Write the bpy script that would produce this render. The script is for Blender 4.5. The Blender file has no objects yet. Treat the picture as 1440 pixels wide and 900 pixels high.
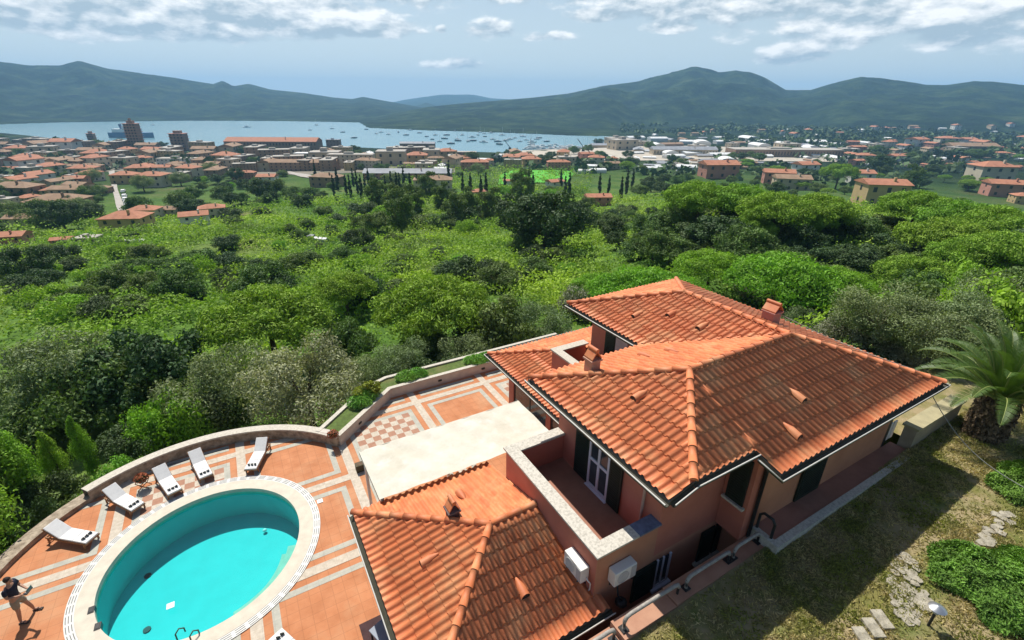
import bpy, bmesh, math, random
import numpy as np
from mathutils import Vector, Matrix
from mathutils.geometry import tessellate_polygon
random.seed(7)
RNG = np.random.default_rng(7)
PI = math.pi
sc = bpy.context.scene
COL = sc.collection

# ------------------------------------------------------------------ camera
F_, PITCH, ROLL, YAW = 679.6, 0.427829, 0.0092317, 0.5245485      # YAW: direction of the villa's long side
CZ = 12.5
fw = np.array([0, math.cos(PITCH), -math.sin(PITCH)])
rt0 = np.array([1., 0, 0]); up0 = np.cross(rt0, fw)
rt = math.cos(ROLL)*rt0 + math.sin(ROLL)*up0
up = -math.sin(ROLL)*rt0 + math.cos(ROLL)*up0
cd = bpy.data.cameras.new('camera'); cam = bpy.data.objects.new('camera', cd); COL.objects.link(cam)
cam.matrix_world = Matrix(((rt[0], up[0], -fw[0], 0), (rt[1], up[1], -fw[1], 0), (rt[2], up[2], -fw[2], CZ), (0, 0, 0, 1)))
cd.sensor_width = 36; cd.lens = 36*F_/1440; cd.clip_start = 0.1; cd.clip_end = 40000
sc.camera = cam
# ------------------------------------------------------------------ light
SUN_EL, SUN_AZ = math.radians(58.2), math.radians(-30.05)          # sun ahead of the camera, a little to the left
sl = bpy.data.lights.new('sun', 'SUN'); sl.energy = 4.8; sl.angle = math.radians(.53); sl.color = (1, .955, .88)
so = bpy.data.objects.new('sun', sl); COL.objects.link(so)
sdir = Vector((math.sin(SUN_AZ)*math.cos(SUN_EL), math.cos(SUN_AZ)*math.cos(SUN_EL), math.sin(SUN_EL)))
so.rotation_euler = sdir.to_track_quat('Z', 'Y').to_euler(); so.location = (0, 0, 60)
sc.view_settings.view_transform = 'Standard'; sc.view_settings.look = 'None'
sc.cycles.volume_bounces = 2
sc.view_settings.exposure = 0.32; sc.view_settings.gamma = 1.0

def azel(px, py):
    d = rt*(px-720)/F_ - up*(py-450)/F_ + fw
    return math.atan2(d[0], d[1]), math.atan2(d[2], math.hypot(d[0], d[1]))

w = bpy.data.worlds.new('World'); sc.world = w; w.use_nodes = True; w.cycles.sampling_method = 'MANUAL'; w.cycles.sample_map_resolution = 256
nt = w.node_tree; N = nt.nodes; L = nt.links; N.clear()
def node(t, **k):
    n = N.new(t)
    for a, b in k.items(): setattr(n, a, b)
    return n
def mth(op, a, b=None, c=None, clamp=False):
    n = N.new('ShaderNodeMath'); n.operation = op; n.use_clamp = clamp
    for i, x in enumerate((a, b, c)):
        if x is None: continue
        if isinstance(x, (int, float)): n.inputs[i].default_value = x
        else: L.new(x, n.inputs[i])
    return n.outputs[0]
sky = node('ShaderNodeTexSky', sky_type='NISHITA', sun_disc=False, sun_elevation=SUN_EL, sun_rotation=SUN_AZ, altitude=80, air_density=1.0, dust_density=1.2, ozone_density=2.0)
tc = node('ShaderNodeTexCoord'); sx = node('ShaderNodeSeparateXYZ'); L.new(tc.outputs['Generated'], sx.inputs[0])
AZ = mth('ARCTAN2', sx.outputs[0], sx.outputs[1])
EL = mth('ARCSINE', sx.outputs[2])
cmb = node('ShaderNodeCombineXYZ'); L.new(mth('MULTIPLY', AZ, 13), cmb.inputs[0]); L.new(mth('MULTIPLY', EL, 30), cmb.inputs[1])
nz = node('ShaderNodeTexNoise'); nz.inputs['Scale'].default_value = 1.0; nz.inputs['Detail'].default_value = 7; nz.inputs['Roughness'].default_value = .55
L.new(cmb.outputs[0], nz.inputs['Vector'])
off = node('ShaderNodeVectorMath'); off.operation = 'ADD'; off.inputs[1].default_value = (-.10, .32, 0); L.new(cmb.outputs[0], off.inputs[0])
nz2 = node('ShaderNodeTexNoise'); nz2.inputs['Scale'].default_value = 1.0; nz2.inputs['Detail'].default_value = 6; nz2.inputs['Roughness'].default_value = .55
L.new(off.outputs[0], nz2.inputs['Vector'])
NV = mth('SUBTRACT', nz.outputs['Fac'], .5)
# cloud masses: pixel of the middle, half width and half height in degrees, amount
CL = [(140, 6, 19, 3.2, 1.15), (400, 20, 10, 2.1, 1.1), (520, 40, 5.0, 1.3, 1.0), (645, 92, 3.7, .85, .80), (690, 44, 3.0, 1.3, .80), (770, 52, 3.0, .75, .72), (590, 45, 1.2, .5, .6), (620, 42, .8, .5, .6), (250, 45, 10, 1.0, .7),
      (1115, 78, 3.6, 1.4, .82), (1080, 8, 15, 2.1, .95), (940, 38, 3.4, .9, .8), (1300, 25, 15, 2.6, .95), (860, 22, 5, 1.0, .8), (1430, 40, 10, 2.2, .9), (300, -60, 34, 4, 1.1), (1200, -60, 34, 4, 1.1)]
acc = None; accb = None
for (px, py, wa, we, am) in CL:
    a, e = azel(px, py)
    da_ = mth('DIVIDE', mth('SUBTRACT', AZ, a), math.radians(wa))
    de_ = mth('DIVIDE', mth('SUBTRACT', EL, e), math.radians(we))
    lowr = mth('MINIMUM', de_, 0)                                  # flatter underside
    d2 = mth('ADD', mth('ADD', mth('MULTIPLY', da_, da_), mth('MULTIPLY', de_, de_)), mth('MULTIPLY', mth('MULTIPLY', lowr, lowr), 1.2))
    v = mth('SUBTRACT', am, mth('MULTIPLY', d2, .55))
    acc = v if acc is None else mth('MAXIMUM', acc, v)
    hb = mth('MULTIPLY', mth('MAXIMUM', v, 0), de_)
    accb = hb if accb is None else mth('ADD', accb, hb)
dens = mth('ADD', acc, mth('MULTIPLY', NV, 2.1))
mr = node('ShaderNodeMapRange', interpolation_type='SMOOTHSTEP'); L.new(dens, mr.inputs[0]); mr.inputs[1].default_value = .26; mr.inputs[2].default_value = .68
lit = mth('ADD', mth('MULTIPLY', mth('SUBTRACT', nz.outputs['Fac'], nz2.outputs['Fac']), 4.2), mth('ADD', mth('MULTIPLY', accb, .6), .42), clamp=True)
cc = node('ShaderNodeMix', data_type='RGBA'); L.new(lit, cc.inputs[0]); cc.inputs[6].default_value = (4.7, 5.8, 6.6, 1); cc.inputs[7].default_value = (12.5, 12.4, 12.2, 1)
# thin veil that whitens the low sky
veil = mth('MULTIPLY_ADD', EL, -2.6, .92, clamp=True)
vm = node('ShaderNodeMix', data_type='RGBA'); L.new(veil, vm.inputs[0]); L.new(sky.outputs[0], vm.inputs[6]); vm.inputs[7].default_value = (7.4, 8.7, 9.3, 1)
mx = node('ShaderNodeMix', data_type='RGBA'); L.new(mth('MULTIPLY', mr.outputs[0], .93), mx.inputs[0]); L.new(vm.outputs[2], mx.inputs[6]); L.new(cc.outputs[2], mx.inputs[7])
bg = node('ShaderNodeBackground'); bg.inputs[1].default_value = .08; L.new(mx.outputs[2], bg.inputs[0])
wo = node('ShaderNodeOutputWorld'); L.new(bg.outputs[0], wo.inputs[0])

# ------------------------------------------------------------------ helpers
CY, SY = math.cos(YAW), math.sin(YAW)
def W(u, v, z=0.): return (u*CY - v*SY, u*SY + v*CY, z)            # villa axes to world
def UV(x, y): return x*CY + y*SY, -x*SY + y*CY
def ray(px, py): return rt*(px-720)/F_ - up*(py-450)/F_ + fw

class MB:
    """collects geometry; build() links it as one mesh object"""
    def __init__(s): s.v = []; s.f = []; s.m = []; s.sm = []
    def add(s, vs, fs, mi=0, smooth=False):
        b = len(s.v); s.v += [tuple(x) for x in vs]
        for f in fs: s.f.append([b+i for i in f]); s.m.append(mi); s.sm.append(smooth)
        return s
    def box(s, x0, x1, y0, y1, z0, z1, mi=0):
        return s.add([(x0,y0,z0),(x1,y0,z0),(x1,y1,z0),(x0,y1,z0),(x0,y0,z1),(x1,y0,z1),(x1,y1,z1),(x0,y1,z1)],
                     [(0,3,2,1),(4,5,6,7),(0,1,5,4),(1,2,6,5),(2,3,7,6),(3,0,4,7)], mi)
    def prism(s, poly, z0, z1, mi=0):
        n = len(poly)
        zt = z1 if isinstance(z1, (list, tuple)) else [z1]*n
        zb = z0 if isinstance(z0, (list, tuple)) else [z0]*n
        vs = [(p[0], p[1], zb[i]) for i, p in enumerate(poly)] + [(p[0], p[1], zt[i]) for i, p in enumerate(poly)]
        fs = [list(range(n))[::-1], list(range(n, 2*n))] + [(i, (i+1) % n, n+(i+1) % n, n+i) for i in range(n)]
        return s.add(vs, fs, mi)
    def quad(s, a, b, c, d, mi=0): return s.add([a, b, c, d], [(0,1,2,3)], mi)
    def sheet(s, poly, z, mi=0): return s.add([(p[0], p[1], z) for p in poly], [list(range(len(poly)))], mi)
    def tube(s, pts, r, n=8, mi=0, caps=True, smooth=True):
        P = [Vector(p) for p in pts]; R = r if isinstance(r, (list, tuple)) else [r]*len(P)
        vs = []; 
        for i, p in enumerate(P):
            t = (P[min(i+1, len(P)-1)] - P[max(i-1, 0)]).normalized()
            a = t.cross(Vector((0,0,1)));
            if a.length < 1e-3: a = Vector((1,0,0))
            a.normalize(); b = t.cross(a)
            for k in range(n):
                th = 2*PI*k/n; vs.append(tuple(p + (a*math.cos(th) + b*math.sin(th))*R[i]))
        fs = [(i*n+k, i*n+(k+1) % n, (i+1)*n+(k+1) % n, (i+1)*n+k) for i in range(len(P)-1) for k in range(n)]
        s.add(vs, fs, mi, smooth)
        if caps: s.add([vs[k] for k in range(n)], [list(range(n))[::-1]], mi); s.add([vs[(len(P)-1)*n+k] for k in range(n)], [list(range(n))], mi)
        return s
    def blob(s, c, r, seg=10, rings=7, mi=0, jit=0.):
        vs = []; 
        for j in range(rings+1):
            ph = PI*j/rings
            for i in range(seg):
                th = 2*PI*i/seg; q = 1 + (random.random()-.5)*jit
                vs.append((c[0]+r[0]*q*math.sin(ph)*math.cos(th), c[1]+r[1]*q*math.sin(ph)*math.sin(th), c[2]+r[2]*q*math.cos(ph)))
        fs = [(j*seg+i, (j+1)*seg+i, (j+1)*seg+(i+1) % seg, j*seg+(i+1) % seg) for j in range(rings) for i in range(seg)]
        return s.add(vs, fs, mi, True)
    def build(s, name, mats, parent=None, hf=False, loc=None, bevel=0.):
        """hf: coordinates are villa axes (u, v, z)"""
        vs = s.v
        if hf: vs = [W(*p) for p in vs]
        if parent is not None and hf:
            o = parent
            chain = []
            while o is not None: chain.append(o); o = o.parent
            M = Matrix.Identity(4)
            for q in reversed(chain): M = M @ Matrix.LocRotScale(q.location, q.rotation_euler, q.scale)
            Mi = M.inverted(); vs = [tuple(Mi @ Vector(p)) for p in vs]
        me = bpy.data.meshes.new(name); me.from_pydata(vs, [], s.f)
        if not isinstance(mats, (list, tuple)): mats = [mats]
        for m in mats: me.materials.append(m)
        me.polygons.foreach_set('material_index', s.m); me.polygons.foreach_set('use_smooth', s.sm)
        me.update()
        o = bpy.data.objects.new(name, me); COL.objects.link(o)
        if parent is not None: o.parent = parent
        if loc is not None: o.location = loc
        if bevel:
            b = o.modifiers.new('bevel', 'BEVEL'); b.width = bevel; b.segments = 2; b.limit_method = 'ANGLE'
        return o
def tag(o, label=None, cat=None, group=None, kind=None):
    if label: o['label'] = label
    if cat: o['category'] = cat
    if group: o['group'] = group
    if kind: o['kind'] = kind
    return o
def empty(name, loc=(0,0,0), rz=0., label=None, cat=None, group=None):
    o = bpy.data.objects.new(name, None); COL.objects.link(o); o.location = loc; o.rotation_euler = (0,0,rz); o.empty_display_size = .3
    return tag(o, label, cat, group)
KIDS = {}
def copy_tree(o, loc=None, rz=None, scale=None, label=None, parent=None):
    c = o.copy(); COL.objects.link(c)
    if parent is not None: c.parent = parent
    if loc is not None: c.location = loc
    if rz is not None: c.rotation_euler = (0, 0, rz)
    if scale is not None: c.scale = scale
    if label: c['label'] = label
    if o.name not in KIDS: KIDS[o.name] = list(o.children)
    for ch in KIDS[o.name]: copy_tree(ch, parent=c)
    return c
ONES = ['', 'first', 'second', 'third', 'fourth', 'fifth', 'sixth', 'seventh', 'eighth', 'ninth', 'tenth', 'eleventh', 'twelfth', 'thirteenth', 'fourteenth', 'fifteenth', 'sixteenth', 'seventeenth', 'eighteenth', 'nineteenth']
TENS = {20: ('twentieth', 'twenty'), 30: ('thirtieth', 'thirty'), 40: ('fortieth', 'forty'), 50: ('fiftieth', 'fifty'), 60: ('sixtieth', 'sixty')}
def ordw(n):
    if n < 20: return ONES[n]
    t, r = n//10*10, n % 10
    return TENS[t][0] if r == 0 else TENS[t][1] + '-' + ONES[r]
def name_row(items, text):
    """items: objects; label each by look plus its place in the row, left to right as seen"""
    items = sorted(items, key=lambda o: math.atan2(o.location.x, o.location.y)); n = len(items)
    for i, o in enumerate(items):
        if n == 1: o['label'] = text; continue
        q = 'leftmost' if i == 0 else 'rightmost' if i == n-1 else (ordw(i+1) + ' from left') if i < n/2 else (ordw(n-i) + ' from right')
        o['label'] = text + ', ' + q
MATS = {}
def M(name, c1, c2=None, scale=3., rough=.8, bump=0., bscale=None, detail=6, spec=.3, metal=0., tint=False, alpha=None, trans=0., ramp=(.35, .65), c3=None, s3=.3):
    if name in MATS: return MATS[name]
    m = bpy.data.materials.new(name); m.use_nodes = True; t = m.node_tree; b = t.nodes['Principled BSDF']
    b.inputs['Roughness'].default_value = rough; b.inputs['Metallic'].default_value = metal; b.inputs['Specular IOR Level'].default_value = spec
    tcx = t.nodes.new('ShaderNodeTexCoord')
    def noise(s, d=detail):
        n = t.nodes.new('ShaderNodeTexNoise'); n.inputs['Scale'].default_value = s; n.inputs['Detail'].default_value = d; n.inputs['Roughness'].default_value = .6
        t.links.new(tcx.outputs['Object'], n.inputs['Vector']); return n
    if c2 is None: c2 = tuple(x*.86 for x in c1)
    r = t.nodes.new('ShaderNodeValToRGB'); r.color_ramp.elements[0].position = ramp[0]; r.color_ramp.elements[1].position = ramp[1]
    r.color_ramp.elements[0].color = (*c2, 1); r.color_ramp.elements[1].color = (*c1, 1)
    n1 = noise(scale); t.links.new(n1.outputs['Fac'], r.inputs[0]); out = r.outputs[0]
    if c3 is not None:
        n3 = noise(s3, 4); mr = t.nodes.new('ShaderNodeMapRange'); mr.inputs[1].default_value = .5; mr.inputs[2].default_value = .68; t.links.new(n3.outputs['Fac'], mr.inputs[0])
        mm = t.nodes.new('ShaderNodeMix'); mm.data_type = 'RGBA'; t.links.new(mr.outputs[0], mm.inputs[0]); t.links.new(out, mm.inputs[6]); mm.inputs[7].default_value = (*c3, 1); out = mm.outputs[2]
    if tint:
        at = t.nodes.new('ShaderNodeAttribute'); at.attribute_name = 'tint'
        hs = t.nodes.new('ShaderNodeHueSaturation'); mp = t.nodes.new('ShaderNodeMapRange'); mp.inputs[3].default_value = tint[0]; mp.inputs[4].default_value = tint[1]
        t.links.new(at.outputs['Fac'], mp.inputs[0]); t.links.new(mp.outputs[0], hs.inputs['Value']); 
        mp2 = t.nodes.new('ShaderNodeMapRange'); mp2.inputs[3].default_value = .5 - tint[2]; mp2.inputs[4].default_value = .5 + tint[2]
        oi = t.nodes.new('ShaderNodeObjectInfo'); t.links.new(oi.outputs['Random'], mp2.inputs[0]); t.links.new(mp2.outputs[0], hs.inputs['Hue'])
        t.links.new(out, hs.inputs['Color']); out = hs.outputs[0]
    t.links.new(out, b.inputs['Base Color'])
    if bump:
        bp = t.nodes.new('ShaderNodeBump'); bp.inputs['Strength'].default_value = bump; bp.inputs['Distance'].default_value = .05
        nb = noise(bscale or scale*3); t.links.new(nb.outputs['Fac'], bp.inputs['Height']); t.links.new(bp.outputs[0], b.inputs['Normal'])
    if trans:                                                          # thin leaves let light through
        tr = t.nodes.new('ShaderNodeBsdfTranslucent'); mxs = t.nodes.new('ShaderNodeMixShader'); mxs.inputs[0].default_value = trans
        g = t.nodes.new('ShaderNodeMix'); g.data_type = 'RGBA'; g.blend_type = 'MULTIPLY'; g.inputs[0].default_value = 1; t.links.new(out, g.inputs[6]); g.inputs[7].default_value = (1.25, 1.35, .55, 1)
        t.links.new(g.outputs[2], tr.inputs[0]); t.links.new(b.outputs[0], mxs.inputs[1]); t.links.new(tr.outputs[0], mxs.inputs[2])
        t.links.new(mxs.outputs[0], t.nodes['Material Output'].inputs['Surface'])
    MATS[name] = m; return m

stucco = M('stucco_red', (.52, .185, .125), (.44, .15, .10), 1.3, .9, .25, 60)
stucco_o = M('stucco_orange', (.53, .245, .145), (.44, .19, .11), 1.1, .9, .25, 60)
tile = M('roof_tile', (.70, .22, .082), (.60, .17, .06), 2.2, .62, .12, 40, tint=(.84, 1.12, 0), c3=(.70, .30, .13), s3=1.1, spec=.5)
tile_far = M('roof_tile_far', (.46, .20, .115), (.34, .14, .08), .5, .85)
tile_old = M('roof_tile_old', (.34, .22, .14), (.25, .16, .10), .4, .9)
travertine = M('travertine', (.58, .53, .44), (.42, .38, .31), 14, .7, .15, 40)
granite = M('coping_stone', (.58, .54, .46), (.40, .37, .31), 18, .75, .2, 60, ramp=(.36, .56))
white = M('white_paint', (.80, .79, .76), (.70, .69, .66), 6, .55)
plastic = M('white_plastic', (.78, .76, .70), (.72, .70, .64), 3, .4)
canvas = M('canvas', (.62, .585, .49), (.53, .49, .39), 1.2, .85, .35, 9, c3=(.63, .60, .52), s3=2.2)
cushion = M('cushion', (.72, .71, .68), (.64, .63, .61), 5, .85, .15, 30)
wood = M('teak', (.34, .18, .08), (.22, .11, .05), 9, .6)
darkwood = M('dark_shutter', (.018, .03, .022), (.012, .02, .016), 5, .45)
darkm = M('dark_metal', (.035, .036, .036), (.02, .02, .02), 6, .4)
rust = M('handrail_metal', (.42, .39, .34), (.26, .23, .20), 8, .55, .3, 30)
glassm = M('window_glass', (.05, .065, .08), (.03, .04, .05), 2, .08, spec=.6)
grayfr = M('lilac_frame', (.66, .64, .70), (.6, .58, .64), 4, .5)
stone = M('wall_stone', (.46, .38, .28), (.22, .17, .12), 5, .9, .8, 12)
rockm = M('path_stone', (.44, .40, .31), (.24, .215, .16), 7, .9, .8, 10)
terr = M('deck_terracotta', (.54, .225, .10), (.44, .165, .066), 1.6, .8, .06, 30, c3=(.52, .26, .13), s3=.5)
trench_m = M('damp_concrete', (.20, .16, .14), (.12, .10, .085), 2, .9)  # dark grey-brown tone of the sunken passage
trav_s = M('pale_strip', (.58, .51, .41), (.46, .39, .30), 8, .75)
grey_s = M('grey_strip', (.47, .45, .37), (.38, .37, .31), 6, .75)
pinkm = M('pink_tile', (.38, .20, .125), (.32, .16, .10), 6, .75)
bark = M('bark', (.13, .09, .065), (.06, .045, .035), 12, .95, .6, 20)
skin = M('skin', (.42, .23, .15), (.38, .2, .13), 8, .55)
cloth_d = M('dark_shirt', (.02, .022, .04), (.014, .016, .03), 10, .9)
cloth_k = M('khaki_shorts', (.30, .24, .17), (.25, .2, .14), 10, .9)
hairm = M('hair', (.03, .02, .015), (.02, .014, .01), 20, .7)
soil = M('soil', (.17, .115, .07), (.10, .07, .045), 6, .95, .6, 20)

def joints(m, size, rot, dark=.80, var=.92):
    t = m.node_tree; b = t.nodes['Principled BSDF']; src = b.inputs['Base Color'].links[0].from_socket
    tcx = t.nodes.new('ShaderNodeTexCoord'); mp = t.nodes.new('ShaderNodeMapping'); mp.inputs['Rotation'].default_value = (0, 0, rot); t.links.new(tcx.outputs['Object'], mp.inputs['Vector'])
    br = t.nodes.new('ShaderNodeTexBrick'); br.offset = 0; br.inputs['Scale'].default_value = 1/size; br.inputs['Color1'].default_value = (1, 1, 1, 1); br.inputs['Color2'].default_value = (var, var, var, 1); br.inputs['Mortar'].default_value = (dark, dark, dark, 1)
    br.inputs['Mortar Size'].default_value = .03; br.inputs['Brick Width'].default_value = 1; br.inputs['Row Height'].default_value = 1; t.links.new(mp.outputs[0], br.inputs['Vector'])
    mx = t.nodes.new('ShaderNodeMix'); mx.data_type = 'RGBA'; mx.blend_type = 'MULTIPLY'; mx.inputs[0].default_value = 1; t.links.new(src, mx.inputs[6]); t.links.new(br.outputs[0], mx.inputs[7]); t.links.new(mx.outputs[2], b.inputs['Base Color'])
joints(terr, .3, -YAW); joints(trav_s, .3, -YAW, .85, .9); joints(grey_s, .3, -YAW, .85, .88)

# ------------------------------------------------------------------ terrain
SEA = -60.
def sm(x, a, b):
    t = np.clip((x-a)/(b-a), 0, 1); return t*t*(3-2*t)
_perm = RNG.random((256, 256))
def vnoise(x, y):
    xi = np.floor(x).astype(int); yi = np.floor(y).astype(int); xf = x-xi; yf = y-yi
    xf = xf*xf*(3-2*xf); yf = yf*yf*(3-2*yf)
    g = lambda a, b: _perm[a % 256, b % 256]
    return (g(xi, yi)*(1-xf)+g(xi+1, yi)*xf)*(1-yf) + (g(xi, yi+1)*(1-xf)+g(xi+1, yi+1)*xf)*yf
def fbm(x, y, o=4):
    s = 0; a = .5; 
    for i in range(o): s = s + a*vnoise(x*2**i+17*i, y*2**i+31*i); a *= .5
    return s/(1-.5**o)
def curve(pts, dist=None):
    """skyline pixels as (azimuth, tangent of elevation), or shore pixels as (azimuth, distance on the sea)"""
    A = []; B = []
    for px, py in pts:
        a, e = azel(px, py); A.append(a); B.append(math.tan(e) if dist is None else (CZ-SEA)/math.tan(-e))
    i = np.argsort(A); return np.array(A)[i], np.array(B)[i]
SKY_L = curve([(-700, 110), (-300, 70), (-60, 84), (0, 88), (40, 93), (85, 93), (112, 86), (150, 97), (200, 104), (250, 110), (300, 118), (313, 113), (328, 121), (350, 118), (380, 126), (430, 131), (470, 137), (495, 139), (510, 136), (550, 143), (600, 152), (660, 166), (720, 172)])
SKY_F = curve([(440, 165), (520, 150), (570, 140), (620, 133), (665, 133), (690, 138), (760, 142), (860, 165)])
SKY_S = curve([(560, 156), (580, 150), (600, 144), (620, 151), (650, 160)])
SKY_R = curve([(505, 178), (517, 174), (530, 165), (560, 158), (600, 150), (650, 145), (700, 141), (750, 137), (800, 131), (850, 120), (900, 114), (950, 101), (975, 95), (990, 97), (1010, 102), (1035, 99), (1055, 103), (1075, 110), (1105, 127), (1140, 127), (1170, 118), (1210, 109), (1240, 111), (1300, 119), (1330, 120), (1370, 115), (1400, 116), (1440, 120), (1500, 124), (1800, 110), (2300, 130)])
NEAR = curve([(-600, 200), (-200, 190), (0, 185), (60, 191), (110, 197), (180, 206), (330, 206), (420, 204), (560, 211), (650, 215), (700, 217), (760, 213), (830, 208), (858, 198), (866, 192)], 1)
FAR = curve([(-600, 190), (-200, 180), (0, 174.5), (100, 171.5), (250, 169.5), (400, 170), (505, 172), (517, 179.5), (600, 183), (700, 186), (800, 190), (866, 192)], 1)
AZR = azel(866, 192)[0]
def layer(az, r, sk, foot, D, back=1.5, rough=1.):
    t = np.interp(az, sk[0], sk[1]); top = CZ + D*t
    top = np.where(az < sk[0][0], SEA-40, top); top = np.where(az > sk[0][-1], SEA-40, top)
    x = (r-foot)/(D-foot); s = sm(x, 0, 1)*.72 + np.clip(x, 0, 1)**1.2*.28
    s = np.where(x > 1, 1-(x-1)*back, s)
    X = r*np.sin(az); Y = r*np.cos(az)
    gul = (np.abs(fbm(X/430, Y/430, 5)-.5)*2.4)*rough
    rel = np.clip(top-(SEA+1), 0, None)
    return SEA + rel*s + rel*(.26-gul*.80)*np.clip(x, 0, 1)*np.clip(1-x, 0, 1)*4*.55
def lawn_h(u, v): return 2.64 + .035*np.clip(u, -5, 30) + .05*np.clip(3.6-v, 0, 14)
def T(x, y):
    x = np.asarray(x, float); y = np.asarray(y, float)
    r = np.hypot(x, y)+1e-6; az = np.arctan2(x, y); u = x*CY+y*SY; v = -x*SY+y*CY
    z = SEA*(1-np.exp(-np.clip(r-12, 0, None)/300)) - .9
    z = z + 1.8*sm(r, 26, 60) + 6.2*sm(v, 22, 7)*sm(r, 150, 20)*sm(u, 9, 19)
    z = z + 7.5*sm(az, .10, .45)*sm(r, 35, 95)*sm(r, 330, 150) 
    z = z + (fbm(x/38, y/38, 3)-.5)*5*sm(r, 40, 110)*sm(r, 700, 300) + (fbm(x/9+5, y/9, 3)-.5)*1.2*sm(r, 26, 45)*sm(r, 300, 150)
    # shore, bay, plain
    dn = np.interp(az, *NEAR); df = np.interp(az, *FAR)
    nb = np.where(az < AZR+.002, sm(r, dn*.93, dn*1.01), 0.)
    z = np.where(r > 250, np.maximum(z, SEA+1.6), z)
    bay = np.where((r > dn*.98) & (az < AZR), 1., 0.)
    z = z*(1-nb) + (SEA-2.5)*nb
    wz = sm(az, AZR-.035, AZR+.03); foot = df*.985*(1-wz) + 1650*wz
    hills = np.maximum.reduce([layer(az, r, SKY_L, np.where(az < azel(505, 172)[0], df, 1800.), 3700.), layer(az, r, SKY_R, foot, np.interp(az, [azel(515, 170)[0], azel(700, 170)[0], azel(950, 170)[0]], [2050., 2700., 3300.])),
                               layer(az, r, SKY_F, 5200., 7500., rough=.4), layer(az, r, SKY_S, 4200., 4700., rough=.4)])
    hills = np.maximum(hills, np.where(r > 5200, SEA+1., -999.))
    z = np.where(r > foot, np.maximum(z, hills), z); z = np.where(r > df, np.maximum(z, SEA+1.6), z)
    # villa plot
    lw = lawn_h(u, v)-.55
    k = sm(v, 8.5, 5.0)*sm(r, 70, 30)
    z = z*(1-k) + lw*k
    foot_ = sm(u, -11, -9.5)*sm(u, 17.6, 16.8)*sm(v, 20.3, 19.9)*sm(v, 3.9, 4.4)*np.where((u < 1.3) & (np.hypot(u+2.76, v-13.4) > 5.7) & (v > 13.4), 0, 1)
    z = np.where(foot_ > .5, np.minimum(z, -2.2), z)
    return z
def at(px, py, rmin=12.):
    d = ray(px, py); h = math.hypot(d[0], d[1]); R = np.geomspace(rmin, 9000, 3000)
    X = R*d[0]/h; Y = R*d[1]/h; Zr = CZ + R*d[2]/h
    i = int(np.argmax(Zr < np.maximum(T(X, Y), SEA)))
    return float(X[i]), float(Y[i]), float(Zr[i]), float(R[i])
def topix(x, y, z):
    q = np.array([x, y, z-CZ]); dd = q@fw
    return 720+F_*(q@rt)/dd, 450-F_*(q@up)/dd
def terrain_mesh():
    az = np.radians(np.concatenate([np.arange(-180, -60, 4.), np.arange(-60, 60, .26), np.arange(60, 180, 4.)])); az = np.append(az, math.pi)
    rr = np.concatenate([[0., 3, 6, 9], np.geomspace(12, 8900, 610)])
    A, R_ = np.meshgrid(az, rr); X = R_*np.sin(A); Y = R_*np.cos(A); Z = T(X, Y)
    back = np.abs(A) > math.radians(75)
    Z = np.where(back & (R_ > 60), np.maximum(Z, np.interp(R_, [60, 400, 8900], [2, 30, 60])), Z)
    n, m = X.shape
    me = bpy.data.meshes.new('ground'); me.vertices.add(n*m); me.vertices.foreach_set('co', np.stack([X, Y, Z], -1).ravel())
    i = np.arange(n-1)[:, None]*m + np.arange(m-1)[None, :]
    q = np.stack([i, i+1, i+m+1, i+m], -1).reshape(-1, 4)[:, ::-1]
    me.loops.add(q.size); me.loops.foreach_set('vertex_index', q.ravel().astype(np.int32)); me.polygons.add(len(q))
    me.polygons.foreach_set('loop_start', np.arange(0, q.size, 4, dtype=np.int32)); me.polygons.foreach_set('use_smooth', np.ones(len(q), bool)); me.update(); me.validate()
    o = bpy.data.objects.new('ground', me); COL.objects.link(o); tag(o, kind='structure', label='hillside falling to the plain, the bay shore and the wooded hills beyond'); return o
gm = bpy.data.materials.new('ground_cover'); gm.use_nodes = True
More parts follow.
